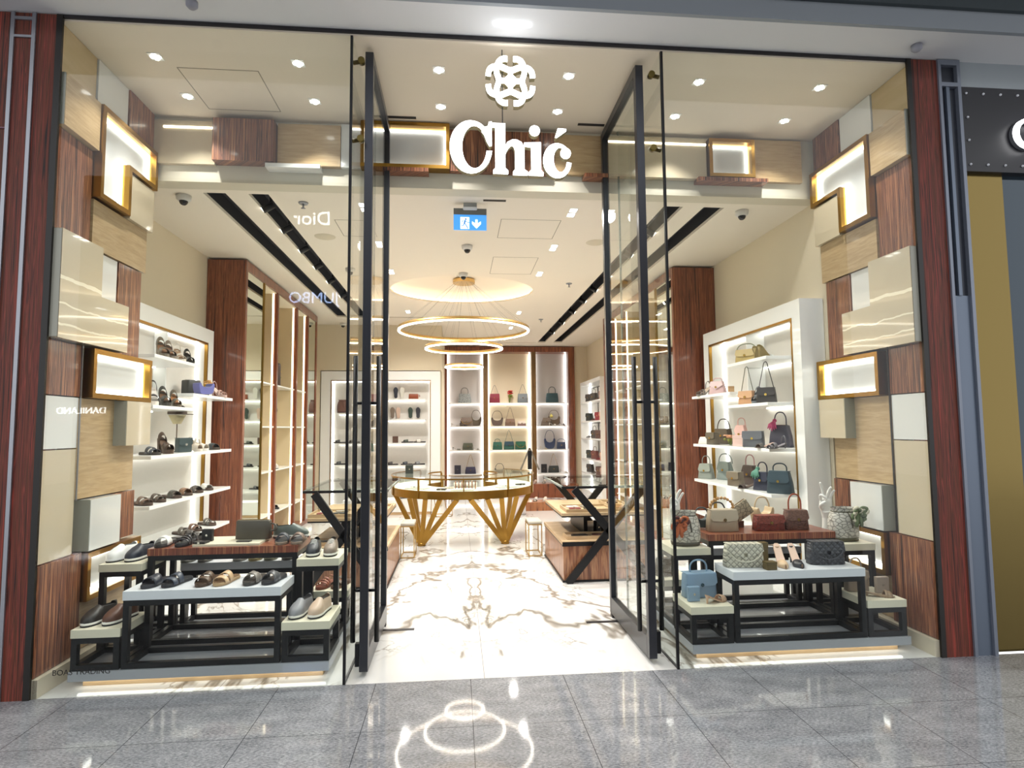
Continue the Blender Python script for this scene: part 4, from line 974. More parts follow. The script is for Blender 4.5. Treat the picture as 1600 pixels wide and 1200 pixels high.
def shoe_heel(col, heel=.09, insole='#c9a78c', style='mule', hcol=None, platform=0, L=.235, name='heeled_sandal'):
    r = empty(name); NU = 20; W = .082
    def zc(u): return platform+.006+(heel)*max(0, (u-.32)/.68)**1.15*(1.0)
    def ycoord(u): return -L/2+u*L*(1-.06*u)
    R = []
    for i in range(NU+1):
        u = .01+.98*i/NU; w_ = wid(u, W)*(1 if style != 'point' or u > .3 else .4+.6*u/.3); y = ycoord(u); z = zc(u); z0 = z-.008-(platform if u < .45 else platform*max(0, 1-(u-.45)*3))
        z0 = max(.0005, z0)
        R.append([(-w_, y, z), (w_, y, z), (w_*.96, y, z0), (-w_*.96, y, z0)])
    MB().rings(R, smooth=False).build('sole', leather(hcol or col), r)
    mm = MB(); vs = []
    for i in range(NU+1):
        u = .03+.94*i/NU; w_ = wid(u, W)*.92*(1 if style != 'point' or u > .3 else .4+.6*u/.3); vs += [(-w_, ycoord(u), zc(u)+.0015), (w_, ycoord(u), zc(u)+.0015)]
    mm.add(vs, [(2*i, 2*i+1, 2*i+3, 2*i+2) for i in range(NU)], True); mm.build('insole', leather(insole), r)
    yh = ycoord(.93); zt = zc(.93)-.006
    if platform > .02: MB().rings([[(a*q1+0, yh+b_*q1, z) for a, b_ in ((-.022, -.02), (.022, -.02), (.022, .02), (-.022, .02))] for q1, z in ((.9, .0005), (1.0, zt))], smooth=False).build('heel', leather(hcol or col), r)
    else: MB().tube([(0, yh+.003, .0012), (0, yh+.003, zt*.6), (0, yh-.002, zt)], [.006, .008, .018], 10).build('heel', leather(hcol or col), r)
    st = leather(col)
    def strap(ua, ub, va, vb, h, nm='strap'):
        Rr = []
        for i in range(11):
            t = math.pi*i/10; row = []
            for k in range(4):
                w2 = k/3; u = (ua+(ub-ua)*w2)*(1-i/10)+(va+(vb-va)*w2)*(i/10); u = max(.02, min(.98, u))
                row.append((-math.cos(t)*(wid(u, W)+.003)*(1 if style != 'point' or u > .3 else .4+.6*u/.3), ycoord(u), zc(u)-.002+h*math.sin(t)**.8 if 0 < i < 10 else zc(u)-.003))
            Rr.append(row)
        n = 4; m2 = MB().add([p for q in Rr for p in q], [(i*n+j, i*n+j+1, (i+1)*n+j+1, (i+1)*n+j) for i in range(10) for j in range(3)], True)
        ob = m2.build(nm, st, r); sd = ob.modifiers.new('thickness', 'SOLIDIFY'); sd.thickness = .003
    if style == 'mule': strap(.12, .30, .16, .34, .038); strap(.30, .38, .22, .3, .045)
    elif style == 'strap': strap(.12, .24, .12, .24, .035); strap(.3, .44, .3, .44, .05); strap(.84, .9, .84, .9, .085, 'ankle_strap')
    elif style == 'wide': strap(.10, .46, .10, .46, .05); strap(.7, .86, .7, .86, .07, 'ankle_strap')
    elif style == 'point': strap(.01, .40, .01, .40, .036, 'toe_cover')
    return r
def sup(w_, d, n=28, e=.5):
    return [(math.copysign(abs(math.cos(t))**e, math.cos(t))*w_/2, math.copysign(abs(math.sin(t))**e, math.sin(t))*d/2) for t in [2*math.pi*(k+.5)/n for k in range(n)]]
def body(w_, h, d, top=.85, mat=None, r=None, e=.35, name='body', z0=.0005):
    R = []
    for q, s_, zz in ((0, .94, 0), (.03, 1, .02), (.5, 1-(1-top)*.35, .5), (.93, top, .95), (1, top*.93, 1)):
        R.append([(x*s_, y*(s_ if s_ > .9 else s_*.9), z0+h*zz) for x, y in sup(w_, d, 28, e)])
    return MB().rings(R).build(name, mat, r)
def bag(col, w_=.24, h=.17, d=.09, kind='satchel', tex='plain', flap=None, handle=None, hcol=None, hw='#c9a55a', name='handbag', top=.85, scarf=None, chain=False, hh=None):
    r = empty(name); mt = leather(col, tex); hm = leather(hcol or col); mg = plain('hw_'+hw[1:], hw, .25, 1)
    if kind == 'bucket':
        R = []
        for s_, zz in ((.86, 0), (.9, .03), (1.0, .22), (.96, .6), (.80, .84), (.68, .9), (.78, 1.0)): R.append([(x*s_, y*s_, .001+h*zz) for x, y in sup(w_, d, 28, .8)])
        MB().rings(R, cap=False).build('body', mt, r)
        R = [[(x*s_, y*s_, .0005+h*zz) for x, y in sup(w_, d, 28, .8)] for s_, zz in ((.88, 0), (.925, .02), (.965, .12))]
        MB().rings(R).build('base', leather(hcol or '#4a4438'), r)
        MB().tube([(x*.72, y*.72, h*.885) for x, y in sup(w_, d, 24, .8)], .004, 6, closed=True).build('drawstring', leather(hcol or '#4a4438'), r)
        MB().tube([(.0, -d*.36, h*.885), (.01, -d*.50, h*.7), (.018, -d*.52, h*.42)], .004, 6).build('drawstring_end', leather(hcol or '#4a4438'), r)
    elif kind == 'hobo':
        P = [(-.5, .55), (-.52, .9), (-.42, 1.0), (-.30, .72), (0, .60), (.30, .72), (.42, 1.0), (.52, .9), (.5, .55), (.40, .12), (.2, 0), (-.2, 0), (-.40, .12)]
        q = [(p.x, p.y) for p in smooth_path([(x*w_, z*h*.95+.014, 0) for x, z in P], 4, True)]
        MB().prism(q, lambda u, v, k: (u, k-d/2, v), d, True).build('body', mt, r, .012)
    elif kind == 'roll':
        MB().tube([(-w_/2, 0, h/2+.001), (-w_/2+.01, 0, h/2+.001), (w_/2-.01, 0, h/2+.001), (w_/2, 0, h/2+.001)], [h*.42, h*.5, h*.5, h*.42], 20).build('body', mt, r)
    else:
        body(w_, h, d, top, mt, r)
    H = h
    if flap is not None:
        fm = leather(flap, tex if tex != 'quilt' else 'quilt'); fl = .52; P = []
        wt = w_*(top*.98); wb = w_*(1-(1-top)*.5)*.99
        P = [(-wt/2, H*1.0), (wt/2, H*1.0), (wb/2, H*.62), (wb*.42, H*.50), (wb*.12, H*(1-fl)-.002), (-wb*.12, H*(1-fl)-.002), (-wb*.42, H*.50), (-wb/2, H*.62)] if kind != 'envelope' else [(-wt/2, H), (wt/2, H), (wb/2, H*.7), (0, H*.36), (-wb/2, H*.7)]
        sl = (1-top)*.5*d
        MB().prism(P, lambda u, v, k: (u, -d/2-.001-.006+k+(v/H-.5)*sl*1.4*(1 if v > H*.5 else .6), v+.0015), .007).build('flap', fm, r, .002)
        MB().box(-wt/2, wt/2, -d/2*top-.004, d/2*top, H+.0006, H+.006).build('flap_top', fm, r, .002)
        MB().tube([(0, -d/2-.007, H*.56), (0, -d/2-.013, H*.56)], .012, 14).build('clasp', mg, r)
    elif kind not in ('bucket', 'hobo', 'roll'):
        MB().box(-w_*top*.44, w_*top*.44, -.003, .003, H+.0005, H+.004).build('zip', mg, r)
    hh_ = hh or h*.55; tp = H+.001
    if handle == 'top':
        MB().tube(smooth_path([(-w_*.26, 0, tp-.002), (-w_*.25, 0, tp+hh_*.6), (-w_*.12, 0, tp+hh_*.97), (w_*.12, 0, tp+hh_*.97), (w_*.25, 0, tp+hh_*.6), (w_*.26, 0, tp-.002)], 5), .006 if w_ < .3 else .009, 8).build('handle', hm, r)
    elif handle == 'two':
        for yy in (-.2, .2): MB().tube(smooth_path([(-w_*.24, yy*d, tp-.01), (-w_*.22, yy*d*1.3, tp+hh_*.6), (0, yy*d*1.5, tp+hh_), (w_*.22, yy*d*1.3, tp+hh_*.6), (w_*.24, yy*d, tp-.01)], 6), .0055, 8).build('handle', hm, r)
    elif handle == 'long':
        MB().tube(smooth_path([(-w_*.38, 0, tp-.01), (-w_*.16, 0, tp+hh_*.7), (-.012, 0, tp+hh_), (.012, 0, tp+hh_), (w_*.16, 0, tp+hh_*.7), (w_*.38, 0, tp-.01)], 6), .004, 6).build('strap', mg if chain else hm, r)
    elif handle == 'arch':
        MB().tube(smooth_path([(-w_*.46, 0, tp-h*.08), (-w_*.40, 0, tp+hh_*.5), (-w_*.2, 0, tp+hh_), (w_*.2, 0, tp+hh_), (w_*.40, 0, tp+hh_*.5), (w_*.46, 0, tp-h*.08)], 6), .006, 8).build('handle', hm, r)
    elif handle == 'side':
        MB().tube(smooth_path([(w_*.46, 0, H*.8), (w_*.62, -.01, H*.75), (w_*.66, -.02, H*.5), (w_*.5, -.02, H*.45)], 5), .006, 8).build('wrist_strap', hm, r)
    if chain and handle != 'long':
        MB().tube(smooth_path([(-w_*.46, -d*.2, H*.92), (-w_*.36, -d*.62, H*.55), (-w_*.15, -d*.66, H*.30), (w_*.15, -d*.66, H*.30), (w_*.36, -d*.62, H*.55), (w_*.46, -d*.2, H*.92)], 6), .005, 6).build('chain', mg if tex != 'quilt' else plain('chain_'+col[1:], col, .4, .2), r)
    if scarf:
        m = MB(); rs = random.Random(hash(scarf) % 97 if False else len(scarf)+int(scarf[1:3], 16))
        x0 = -w_*.24; z0 = tp+hh_*.35
        m.sphere((x0, -.012, z0), .02, 10, 6)
        for k in range(5):
            a = -1.0+.5*k; m.tube([(x0, -.014, z0), (x0+.03*math.sin(a), -d*.5-.012, z0-.04), (x0+.05*math.sin(a), -d*.5-.016, z0-.05-.05*(1-abs(a)*.5))], [.008, .014, .004], 6)
        m.build('scarf', plain('scarf_'+scarf[1:], scarf, .7), r)
    return r
def wallet(col, w_=.12, h=.10, d=.02, name='wallet', stand=True, mark='#c9c2b2'):
    r = empty(name)
    o = MB().box(-w_/2, w_/2, -d/2, d/2, .0005, h).build('body', leather(col), r, .004)
    MB().box(-w_*.47, w_*.47, -d/2-.003, -d/2-.0003, h*.42, h*.97).build('flap', leather(col), r, .001)
    MB().tube([(0, -d/2-.0032, h*.5), (0, -d/2-.006, h*.5)], .008, 12).build('clasp', plain('hw_'+mark[1:], mark, .25, .8), r)
    return r
def book_box(col, w_, h, d, name='box'):
    r = empty(name); MB().box(-w_/2, w_/2, -d/2, d/2, .0005, h*.7).build('base', leather(col), r, .002); MB().box(-w_/2-.001, w_/2+.001, -d/2-.001, d/2+.001, h*.7+.0005, h).build('lid', leather(col), r, .002)
    return r
def flowers(cols, h=.2, name='flower_bunch'):
    r = empty(name); rs = random.Random(int(h*1000))
    m = MB(); m2 = MB(); lf = MB(); n = 7
    for k in range(n):
        a = rs.random()*6.28; q = rs.random()*.045; x, y, z = q*math.cos(a), q*math.sin(a), h*(.72+.28*rs.random())
        m2.tube([(x*.3, y*.3, .004), (x, y, z)], .003, 5)
        for j in range(5):
            b_ = j*1.256; m.sphere((x+.014*math.cos(b_), y+.014*math.sin(b_), z+.004), .013, 6, 4, (1, 1, .5))
        lf.sphere((x*1.3, y*1.3, z*.66), .013, 6, 4, (1, .5, .9))
    m.build('petals', plain('petal_'+cols[1:], cols, .6), r); m2.build('stems', plain('stem_green', '#6d7a3c', .6), r); lf.build('leaves', plain('leaf_green', '#7f8a3c', .6), r)
    return r
def scarf_bow(c1, c2):
    r = empty('scarf'); A, B_ = plain('scarf_'+c1[1:], c1, .8, var=.4, bscale=30), plain('scarf_'+c2[1:], c2, .8)
    for k in range(13):
        a = k*2.4+.3; R_ = (.034, .022, .028, .016)[k % 4]; m = MB()
        loop = [(R_*.2*math.cos(a), -.006, R_*.2*math.sin(a)), (R_*1.5*math.cos(a-.35), -.022-.004*(k % 2), R_*1.5*math.sin(a-.35)), (R_*2.0*math.cos(a), -.034, R_*2.0*math.sin(a)), (R_*1.5*math.cos(a+.35), -.016, R_*1.5*math.sin(a+.35)), (R_*.2*math.cos(a), -.010, R_*.2*math.sin(a))]
        m.tube(smooth_path(loop, 5), [.006]+[.011]*19+[.006], 6).build('loop', A if k % 3 else B_, r)
    for q in (-1, 1): MB().tube(smooth_path([(0, -.012, 0), (q*.012-.01, -.03, -.04), (q*.022-.012, -.034, -.10)], 4), [.009, .012, .014, .016, .018, .018, .016, .013, .006], 6).build('tail', A, r)
    return r
def hat_stand(name='cap'):
    r = empty(name)
    m = MB(); prof = [(.085, 0), (.085, .02), (.075, .06), (.05, .085), (0, .092)]
    m.lathe(prof, (0, 0, 0), 20).build('crown', plain('cap_fabric', '#5d5148', .9), r)
    R = [[(.09*math.sin(a)*q, -.07*q-.055*math.cos(a)*q-.0, -.004+0*q) for a in [(-1.3+2.6*k/10) for k in range(11)]] for q in (.7, 1.25)]
    MB().rings([R[0], R[1]], close=False).build('visor', plain('cap_visor', '#4c433c', .9), r).modifiers.new('thickness', 'SOLIDIFY').thickness = .005
    return r
def cap_holder(h):
    r = empty('cap_stand')
    MB().lathe([(0, .0005), (.05, .0005), (.05, .008), (0, .008)], (0, 0, 0), 20).tube([(0, 0, .008), (0, 0, h-.1)], .005, 8).build('pole', plain('stand_bronze', '#5c4a38', .4, .6), r)
    MB().lathe([(0, h-.1), (.035, h-.1), (.078, h-.012), (0, h-.012)], (0, 0, 0), 20).build('straw_head', plain('straw', '#c8bb96', .9, bump=.5, bscale=90), r)
    return r
def mannequin_hand(name='mannequin_hand'):
    """white raised hand, thumb and forefinger curled round a ring"""
    m = MB()
    m.tube([(0, 0, 0), (0, 0, .05), (.002, 0, .12), (.0, 0, .16)], [.030, .026, .023, .028], 14)
    m.rings([[(x*s_*1.0, y*s_, z) for x, y in sup(.075, .032, 16, .8)] for s_, z in ((.7, .145), (.9, .165), (1.05, .20), (1.0, .225), (.8, .238))])
    for x, ln, bend, rr in ((.028, .085, .030, .0085), (.010, .100, .010, .009), (-.010, .095, .020, .0088)):
        pass
    # little, ring and middle fingers
    m.tube(smooth_path([(.030, 0, .228), (.038, -.004, .258), (.046, -.014, .282), (.050, -.026, .296)], 4), [.0085]*10+[.0075]*2+[.006], 8)
    m.tube(smooth_path([(.012, 0, .234), (.018, -.003, .270), (.026, -.012, .300), (.032, -.024, .316)], 4), [.009]*10+[.008]*2+[.006], 8)
    m.tube(smooth_path([(-.008, 0, .236), (-.012, .0, .280), (-.022, -.004, .318), (-.034, -.008, .345)], 4), [.009]*10+[.008]*2+[.006], 8)
    # forefinger and thumb closing into a ring
    m.tube(smooth_path([(-.026, -.002, .228), (-.040, -.012, .255), (-.044, -.032, .268), (-.034, -.050, .258), (-.022, -.056, .240)], 4), [.009]*14+[.008]*2+[.006], 8)
    m.tube(smooth_path([(-.026, -.006, .178), (-.046, -.022, .195), (-.046, -.042, .214), (-.030, -.056, .230)], 4), [.0115]*10+[.0095]*2+[.007], 8)
    o = m.build(name, plain('mannequin_white', '#e9e7e2', .45))
    md = o.modifiers.new('remesh', 'REMESH'); md.mode = 'VOXEL'; md.voxel_size = .0028; md.use_smooth_shade = True
    o.modifiers.new('smooth', 'SMOOTH').iterations = 4
    return o
def place(o, label, cat, loc, rz=0, group=None, sc=1, tilt=0, ry=0):
    if cat == 'shoe': sc *= .91
    o.location = loc; o.rotation_euler = (math.radians(tilt), math.radians(ry), math.radians(rz)); o.scale = (sc, sc, sc); tag(o, label, cat, group); return o
def on(px, py, z, dz=0):
    p = at(px, py, z=z); return (p.x, p.y, z+.0006+dz)
def wall(px, x, z):          # by its column in the photograph, at distance x from the middle, on a shelf of height z
    p = at(px, 650, x=x); return (x, p.y, z+.0006)
def back(px, y, z):
    p = at(px, 650, y=y); return (p.x, y, z+.0006)

# ---------------------------------------------------------------- goods on the left window tables
ZM, ZL, ZS, ZW = .572, .352, .664, .75
SH = 'shoe'
place(shoe_loafer('#2b2724', name='slip_on_shoe'), 'black slip-on shoe with white sole on the low outer left table, outer of its pair', SH, (-2.255, .262, ZL+.0006), -14)
place(shoe_loafer('#5a3a2c', name='slip_on_shoe'), 'brown slip-on shoe with white sole on the low outer left table', SH, (-2.135, .275, ZL+.0006), -14)
place(shoe_loafer('#e8e8e6', name='slip_on_shoe', sole='#dfe0e4'), 'white slip-on shoe on the upper outer left side table', SH, (-2.32, .62, ZS+.0006), -12)
place(shoe_loafer('#262c38', name='slip_on_shoe'), 'navy slip-on shoe on the upper outer left side table beside the white one', SH, (-2.20, .62, ZS+.0006), -12)
place(shoe_slide('#262b36', 'band', '#23242a'), 'navy wide-strap slide on the white left table, outer of the navy pair', SH, (-1.915, .255, ZM+.0006), -12)
place(shoe_slide('#3a4250', 'two', '#1f2024'), 'navy two-strap slide on the white left table, inner of the navy pair', SH, (-1.79, .26, ZM+.0006), -16)
place(shoe_slide('#54402f', 'two', '#4a3626'), 'brown two-strap sandal in the middle of the white left table', SH, (-1.60, .255, ZM+.0006), -6)
place(shoe_slide('#c9a882', 'two', '#a98c66', '#7a5f45'), 'beige two-strap sandal beside the brown one on the white left table', SH, (-1.485, .26, ZM+.0006), -12)
place(shoe_slide('#7d766f', 'cross', '#3a3632'), 'grey crossed-strap slide on the white left table near its inner end', SH, (-1.305, .25, ZM+.0006), -8)
place(shoe_slide('#4c4c50', 'cross', '#26262a'), 'dark crossed-strap slide at the inner end of the white left table', SH, (-1.185, .255, ZM+.0006), -14)
place(shoe_loafer('#8a8a8e', name='knit_sneaker', sole='#e6e4de'), 'grey knit slip-on sneaker on the low left table nearest the door', SH, (-1.015, .265, ZL+.0006), -12)
place(shoe_loafer('#c3aa94', name='knit_sneaker', sole='#e6e4de'), 'beige knit slip-on sneaker on the low left table nearest the door', SH, (-.895, .265, ZL+.0006), -12)
place(shoe_loafer('#35373c', name='lace_up_sneaker', lace=True), 'dark grey lace-up sneaker on the side table by the left glass door', SH, (-1.02, .62, ZS+.0006), 4)
place(shoe_loafer('#8c7c6e', name='lace_up_sneaker', lace=True), 'taupe lace-up sneaker on the side table by the left glass door', SH, (-.90, .62, ZS+.0006), 4)
place(shoe_slide('#e4e3df', 'cross', '#2b2826'), 'white slide with crossed strap at the outer end of the left wooden table', SH, (-2.04, .632, ZW+.0006), 2)
place(shoe_slide('#26262b', 'strappy', '#1d1c20'), 'black multi-strap sandal on the left wooden table beside the white slide', SH, (-1.90, .64, ZW+.0006), -6)
place(shoe_slide('#4a443f', 'two', '#3a3531'), 'dark grey slide at the outer rear corner of the left wooden table', SH, (-1.965, .808, ZW+.0006), 92)
place(wallet('#1e1c1c', .075, .085, .03, 'card_holder'), 'small black leather card holder standing on the cream board', 'card holder', (-1.77, .66, ZW+.0156), -8)
place(wallet('#201d1c', .085, .016, .07, 'belt_case'), 'flat black case lying in front of the black card holder', 'case', (-1.78, .58, ZW+.0156), -8)
place(bag('#4c463c', .25, .135, .07, 'box', top=.96, handle='side', name='camera_bag', hcol='#4c463c'), 'grey-brown leather camera bag standing on the cream board', 'bag', (-1.47, .71, ZW+.0156), -4)
place(book_box('#55524c', .095, .008, .045, 'price_card'), 'small grey card lying in front of the camera bag', 'card', (-1.50, .60, ZW+.0156), -6)
place(shoe_slide('#3a3f48', 'cross', '#8a7a6a', '#2f2f33'), 'navy and white slide at the inner end of the left wooden table', SH, (-1.235, .63, ZW+.0006), 3)
place(shoe_slide('#7c665a', 'cross', '#8a7768', '#33343a'), 'brown crossed-strap slide at the inner end of the left wooden table', SH, (-1.128, .63, ZW+.0006), 0)
place(shoe_loafer('#5d6660', name='slip_on_shoe'), 'grey-green slip-on at the inner rear corner of the left wooden table', SH, (-1.235, .813, ZW+.0006), 90)
for px, c, wh in ((282, '#77776f', 'outermost'), (308, '#6d6a62', 'second from outside'), (362, '#8d8a82', 'third from outside'), (386, '#a89a6a', 'fourth from outside'), (410, '#7f7f66', 'fifth from outside'), (438, '#5a564f', 'innermost')):
    p = at(px, 884, z=ZM); place(shoe_slide(c, 'two', c), 'slide on the rear white left table seen under the wooden one, '+wh, SH, (p.x, .975, ZM+.0006), -6)
place(shoe_slide('#8a4a34', 'strappy', '#7a3c28'), 'reddish brown strappy sandal on the rear low table behind the beige sneaker', SH, (-1.0, .95, ZL+.0006), -20)
place(shoe_slide('#5c4a3c', 'two', '#6a4a38'), 'dark brown sandal beside the reddish one on the rear low table', SH, (-.89, .96, ZL+.0006), -20)

# ---------------------------------------------------------------- goods on the left shelf unit
XS = -2.62
def lw(px, shelf): return wall(px, XS, SHZ[shelf])
place(shoe_heel('#6a6152', .13, '#8d6a50', 'wide', platform=.03), 'tall taupe platform sandal on the top left shelf, outermost', SH, lw(250, 'A'), 40, sc=1.12)
place(shoe_heel('#7a6e60', .13, '#8d6a50', 'wide', platform=.03), 'taupe platform sandal beside the outermost one on the top left shelf', SH, lw(262, 'A'), 40, sc=1.05)
place(shoe_heel('#d8d0c2', .12, '#a08468', 'strap', platform=.02), 'white heeled sandal in the middle of the top left shelf', SH, lw(277, 'A'), 40, sc=1.1)
place(shoe_heel('#2c2e2a', .12, '#3a3632', 'wide', platform=.02), 'black heeled sandal at the inner end of the top left shelf', SH, lw(292, 'A'), 40, sc=1.0)
place(shoe_heel('#3a3636', .13, '#e2dcd4', 'strap', hcol='#d8cfc4', platform=.03), 'black and white platform heel on the second left shelf, outermost', SH, lw(238, 'Bn'), 30, sc=1.12)
place(shoe_heel('#3c3a34', .12, '#7a5a44', 'wide', platform=.03), 'charcoal platform heel on the second left shelf', SH, lw(256, 'Bn'), 40, sc=1.08)
place(shoe_heel('#5c5142', .12, '#a8744c', 'wide', platform=.02), 'olive brown heeled sandal at the inner end of the second left shelf', SH, wall(273, -2.60, SHZ['Bn']), 40, sc=1.0)
place(bag('#3a3a38', .16, .17, .12, 'box', top=.98, name='vanity_case', hw='#c8bfa8'), 'black and cream vanity case on the raised left shelf', 'bag', wall(297, -2.78, SHZ['Bf']), 60)
place(bag('#6a6ca8', .17, .12, .1, 'hobo', name='patterned_pouch'), 'blue and white patterned pouch on the raised left shelf', 'bag', wall(317, -2.60, SHZ['Bf'])[:2]+(SHZ['Bf']+.002,), 60)
place(flowers('#e0b070', .2), 'orange flower bunch behind the patterned pouch on the left shelf', 'flowers', wall(323, -2.72, SHZ['Bf']), 0)
place(shoe_heel('#c8a8a0', .10, '#e0c8bc', 'strap', platform=.02), 'pale pink heeled sandal near the end of the raised left shelf', SH, wall(341, -2.58, SHZ['Bf']), 60, sc=1.05)
place(shoe_slide('#3a4048', 'two', '#3a3632'), 'dark slide on the third left shelf, outermost', SH, lw(236, 'C'), 60)
place(shoe_heel('#4e3c2e', .12, '#5c4636', 'wide', platform=.03), 'dark brown wedge sandal on the third left shelf', SH, lw(260, 'C'), 50, sc=1.1)
place(cap_holder(.37), 'bronze stand with straw head holding the cap, on the third left shelf', 'stand', wall(277, -2.72, SHZ['C']))
place(hat_stand(), 'brown peaked cap on a stand between the left shelves', 'cap', (wall(277, -2.72, 0)[0], wall(277, -2.72, 0)[1], SHZ['C']+.365), 60)
place(bag('#3c4a4c', .13, .13, .10, 'box', top=.97, name='box_bag', hw='#d8d4cc', flap='#3c4a4c'), 'small teal box bag on the third left shelf', 'bag', lw(288, 'C'), 50)
place(shoe_heel('#d8cdbf', .08, '#c9b29a', 'wide', platform=.02), 'cream sandal beside the teal box bag on the third left shelf', SH, lw(305, 'C'), 60)
place(shoe_heel('#e4dfd6', .07, '#d9ccba', 'wide', platform=.02), 'white sandal on the third left shelf right of the cream one', SH, lw(315, 'C'), 60)
place(shoe_slide('#3c4244', 'cross', '#4a4038'), 'dark crossed slide at the inner end of the third left shelf', SH, lw(331, 'C'), 60)
for px, c, st, lab in ((226, '#6a5444', 'two', 'brown two-strap slide on the bottom left shelf, outermost'), (247, '#54463a', 'two', 'dark brown two-strap slide on the bottom left shelf, second from outside'), (272, '#4e4a40', 'cross', 'olive crossed slide on the bottom left shelf'), (289, '#8a6a52', 'cross', 'tan crossed slide in the middle of the bottom left shelf'), (306, '#5c5650', 'cross', 'grey slide on the bottom left shelf near its inner end'), (322, '#e0ddd6', 'band', 'white slide at the inner end of the bottom left shelf')):
    place(shoe_slide(c, st, '#4a3a30'), lab, SH, lw(px, 'D'), 60)

for px, c_, st, lab in ((290, '#5e564c', 'two', 'grey-brown slide on the lowest left shelf just above the wooden table, outermost'), (306, '#6f5242', 'two', 'reddish brown slide on the lowest left shelf just above the wooden table'), (328, '#55524a', 'h', 'dark olive slide on the lowest left shelf near the cabinet')):
    place(shoe_slide(c_, st, '#4a3a30'), lab, SH, lw(px, 'E'), 60)

# ---------------------------------------------------------------- goods on the right window tables
B = 'bag'
place(bag('#7f98b0', .24, .165, .10, 'box', flap='#8aa3ba', handle='top', top=.93, name='handbag', hw='#56707c', hh=.085), 'light blue top-handle handbag on the low right table by the door', B, (1.70, .345, ZL+.0006), 4)
place(wallet('#7f98ae', .085, .10, .03), 'light blue wallet standing in front of the blue handbag', 'wallet', (1.615, .235, ZL+.0006), 4)
place(shoe_heel('#c9a68a', .06, '#d8b294', 'mule', L=.22), 'rose gold knotted mule beside the light blue wallet', SH, (1.755, .20, ZL+.0006), 115)
place(bag('#c9c3b6', .225, .25, .17, 'bucket', tex='snake', hcol='#4c463a', name='bucket_bag'), 'pale snakeskin bucket bag on the upper right side table by the door', B, (1.705, .585, ZS+.0006), 0)
place(scarf_bow('#b8633c', '#5c3430'), 'orange patterned scarf bow tied at the left of the pale snakeskin bucket bag', 'scarf', (1.625, .497, ZS+.175), 0)
place(mannequin_hand(), 'white mannequin hand raised behind the pale snakeskin bucket bag', 'mannequin hand', (1.69, .745, ZS+.0006), 20, sc=1.25)
place(bag('#3a3733', .16, .14, .09, 'box', tex='croc', name='handbag'), 'dark crocodile bag on the rear low table seen under the right side table', B, (1.67, .95, ZL+.0006), 10)
place(bag('#cbc6b4', .275, .155, .09, 'envelope', tex='quilt', top=.90, name='quilted_bag', flap='#cbc6b4', chain=True, hw='#cfc8b0'), 'cream quilted chain bag on the white right table', B, (1.99, .255, ZM+.0006), -4)
place(shoe_heel('#d2b593', .15, '#e2c2ae', 'point', L=.235, hcol='#b08f70'), 'gold pointed mule on the white right table, left of its pair', SH, (2.255, .235, ZM+.0006), -12)
place(shoe_heel('#2b2b30', .15, '#e2c2ae', 'point', L=.235), 'black pointed mule with beige insole on the white right table', SH, (2.365, .235, ZM+.0006), -8)
place(book_box('#5c4c26', .075, .055, .055), 'small olive brown box in front of the gold mule', 'box', (2.125, .145, ZM+.0006), 4)
place(book_box('#5c4c26', .06, .15, .05, 'box'), 'tall olive brown box standing behind the small one and the gold mule', 'box', (2.168, .32, ZM+.0006), 4)
place(bag('#43444a', .255, .155, .09, 'satchel', tex='quilt', top=.90, name='quilted_bag', flap='#43444a', chain=True, hw='#3a3a40'), 'dark grey quilted chain bag at the inner end of the white right table', B, (2.60, .26, ZM+.0006), -4)
place(bag('#a08e78', .24, .16, .10, 'satchel', tex='plain', top=.86, flap='#b7a892', name='handbag', hw='#9a7b4c'), 'taupe snakeskin-flap satchel on the right wooden table, leftmost', B, (2.02, .64, ZW+.0006), 0)
r = empty('beaded_handle'); m = MB()
for k in range(11):
    a = math.pi*k/10; m.sphere((-.09*math.cos(a), 0, .012+.07*math.sin(a)), .013, 10, 6)
m.build('beads', plain('bead_amber', '#b58a5a', .25), r)
place(r, 'string of amber beads standing over the taupe satchel', 'beads', (2.02, .64, ZW+.168), 0)
place(bag('#2b2c30', .14, .12, .07, 'hobo', handle='arch', name='handbag', hh=.07), 'small black hobo bag behind the taupe satchel on the right wooden table', B, (2.06, .80, ZW+.0006), 0)
place(bag('#3a4446', .12, .10, .07, 'hobo', handle='arch', name='handbag', hh=.06), 'small dark teal hobo bag at the outer rear of the right wooden table', B, (1.905, .75, ZW+.0006), 0)
place(bag('#a89a80', .19, .12, .04, 'box', tex='snake', top=.98, name='clutch', hw='#8a6a4a'), 'taupe snakeskin clutch tilted on its corner on the right wooden table', B, (2.245, .74, ZW+.080), 0, ry=-32)
place(book_box('#6a4a3a', .10, .05, .06, 'block'), 'small dark block holding up the tilted clutch', 'block', (2.21, .80, ZW+.0006), 0)
place(bag('#7c3228', .24, .11, .09, 'box', tex='croc', top=.90, name='handbag', flap='#8a4032', hw='#b08a50'), 'dark red crocodile shoulder bag on the right wooden table', B, (2.385, .63, ZW+.0006), 0)
place(bag('#c9b08c', .15, .15, .09, 'hobo', handle='arch', name='handbag', hh=.08), 'beige hobo bag behind the red crocodile bag', B, (2.41, .765, ZW+.0006), 10)
place(bag('#6e4a3e', .185, .145, .10, 'satchel', tex='croc', top=.84, flap='#7c5a4c', handle='top', hcol='#9a4428', name='handbag', hw='#b08a50', hh=.12), 'brown crocodile satchel with orange-red handle on the right wooden table', B, (2.61, .64, ZW+.0006), -4)
place(bag('#c3beb4', .225, .25, .17, 'bucket', tex='snake', hcol='#4a4630', name='bucket_bag'), 'pale bucket bag with flower drawing on the upper right side table by the side wall', B, (2.975, .60, ZS+.0006), 0)
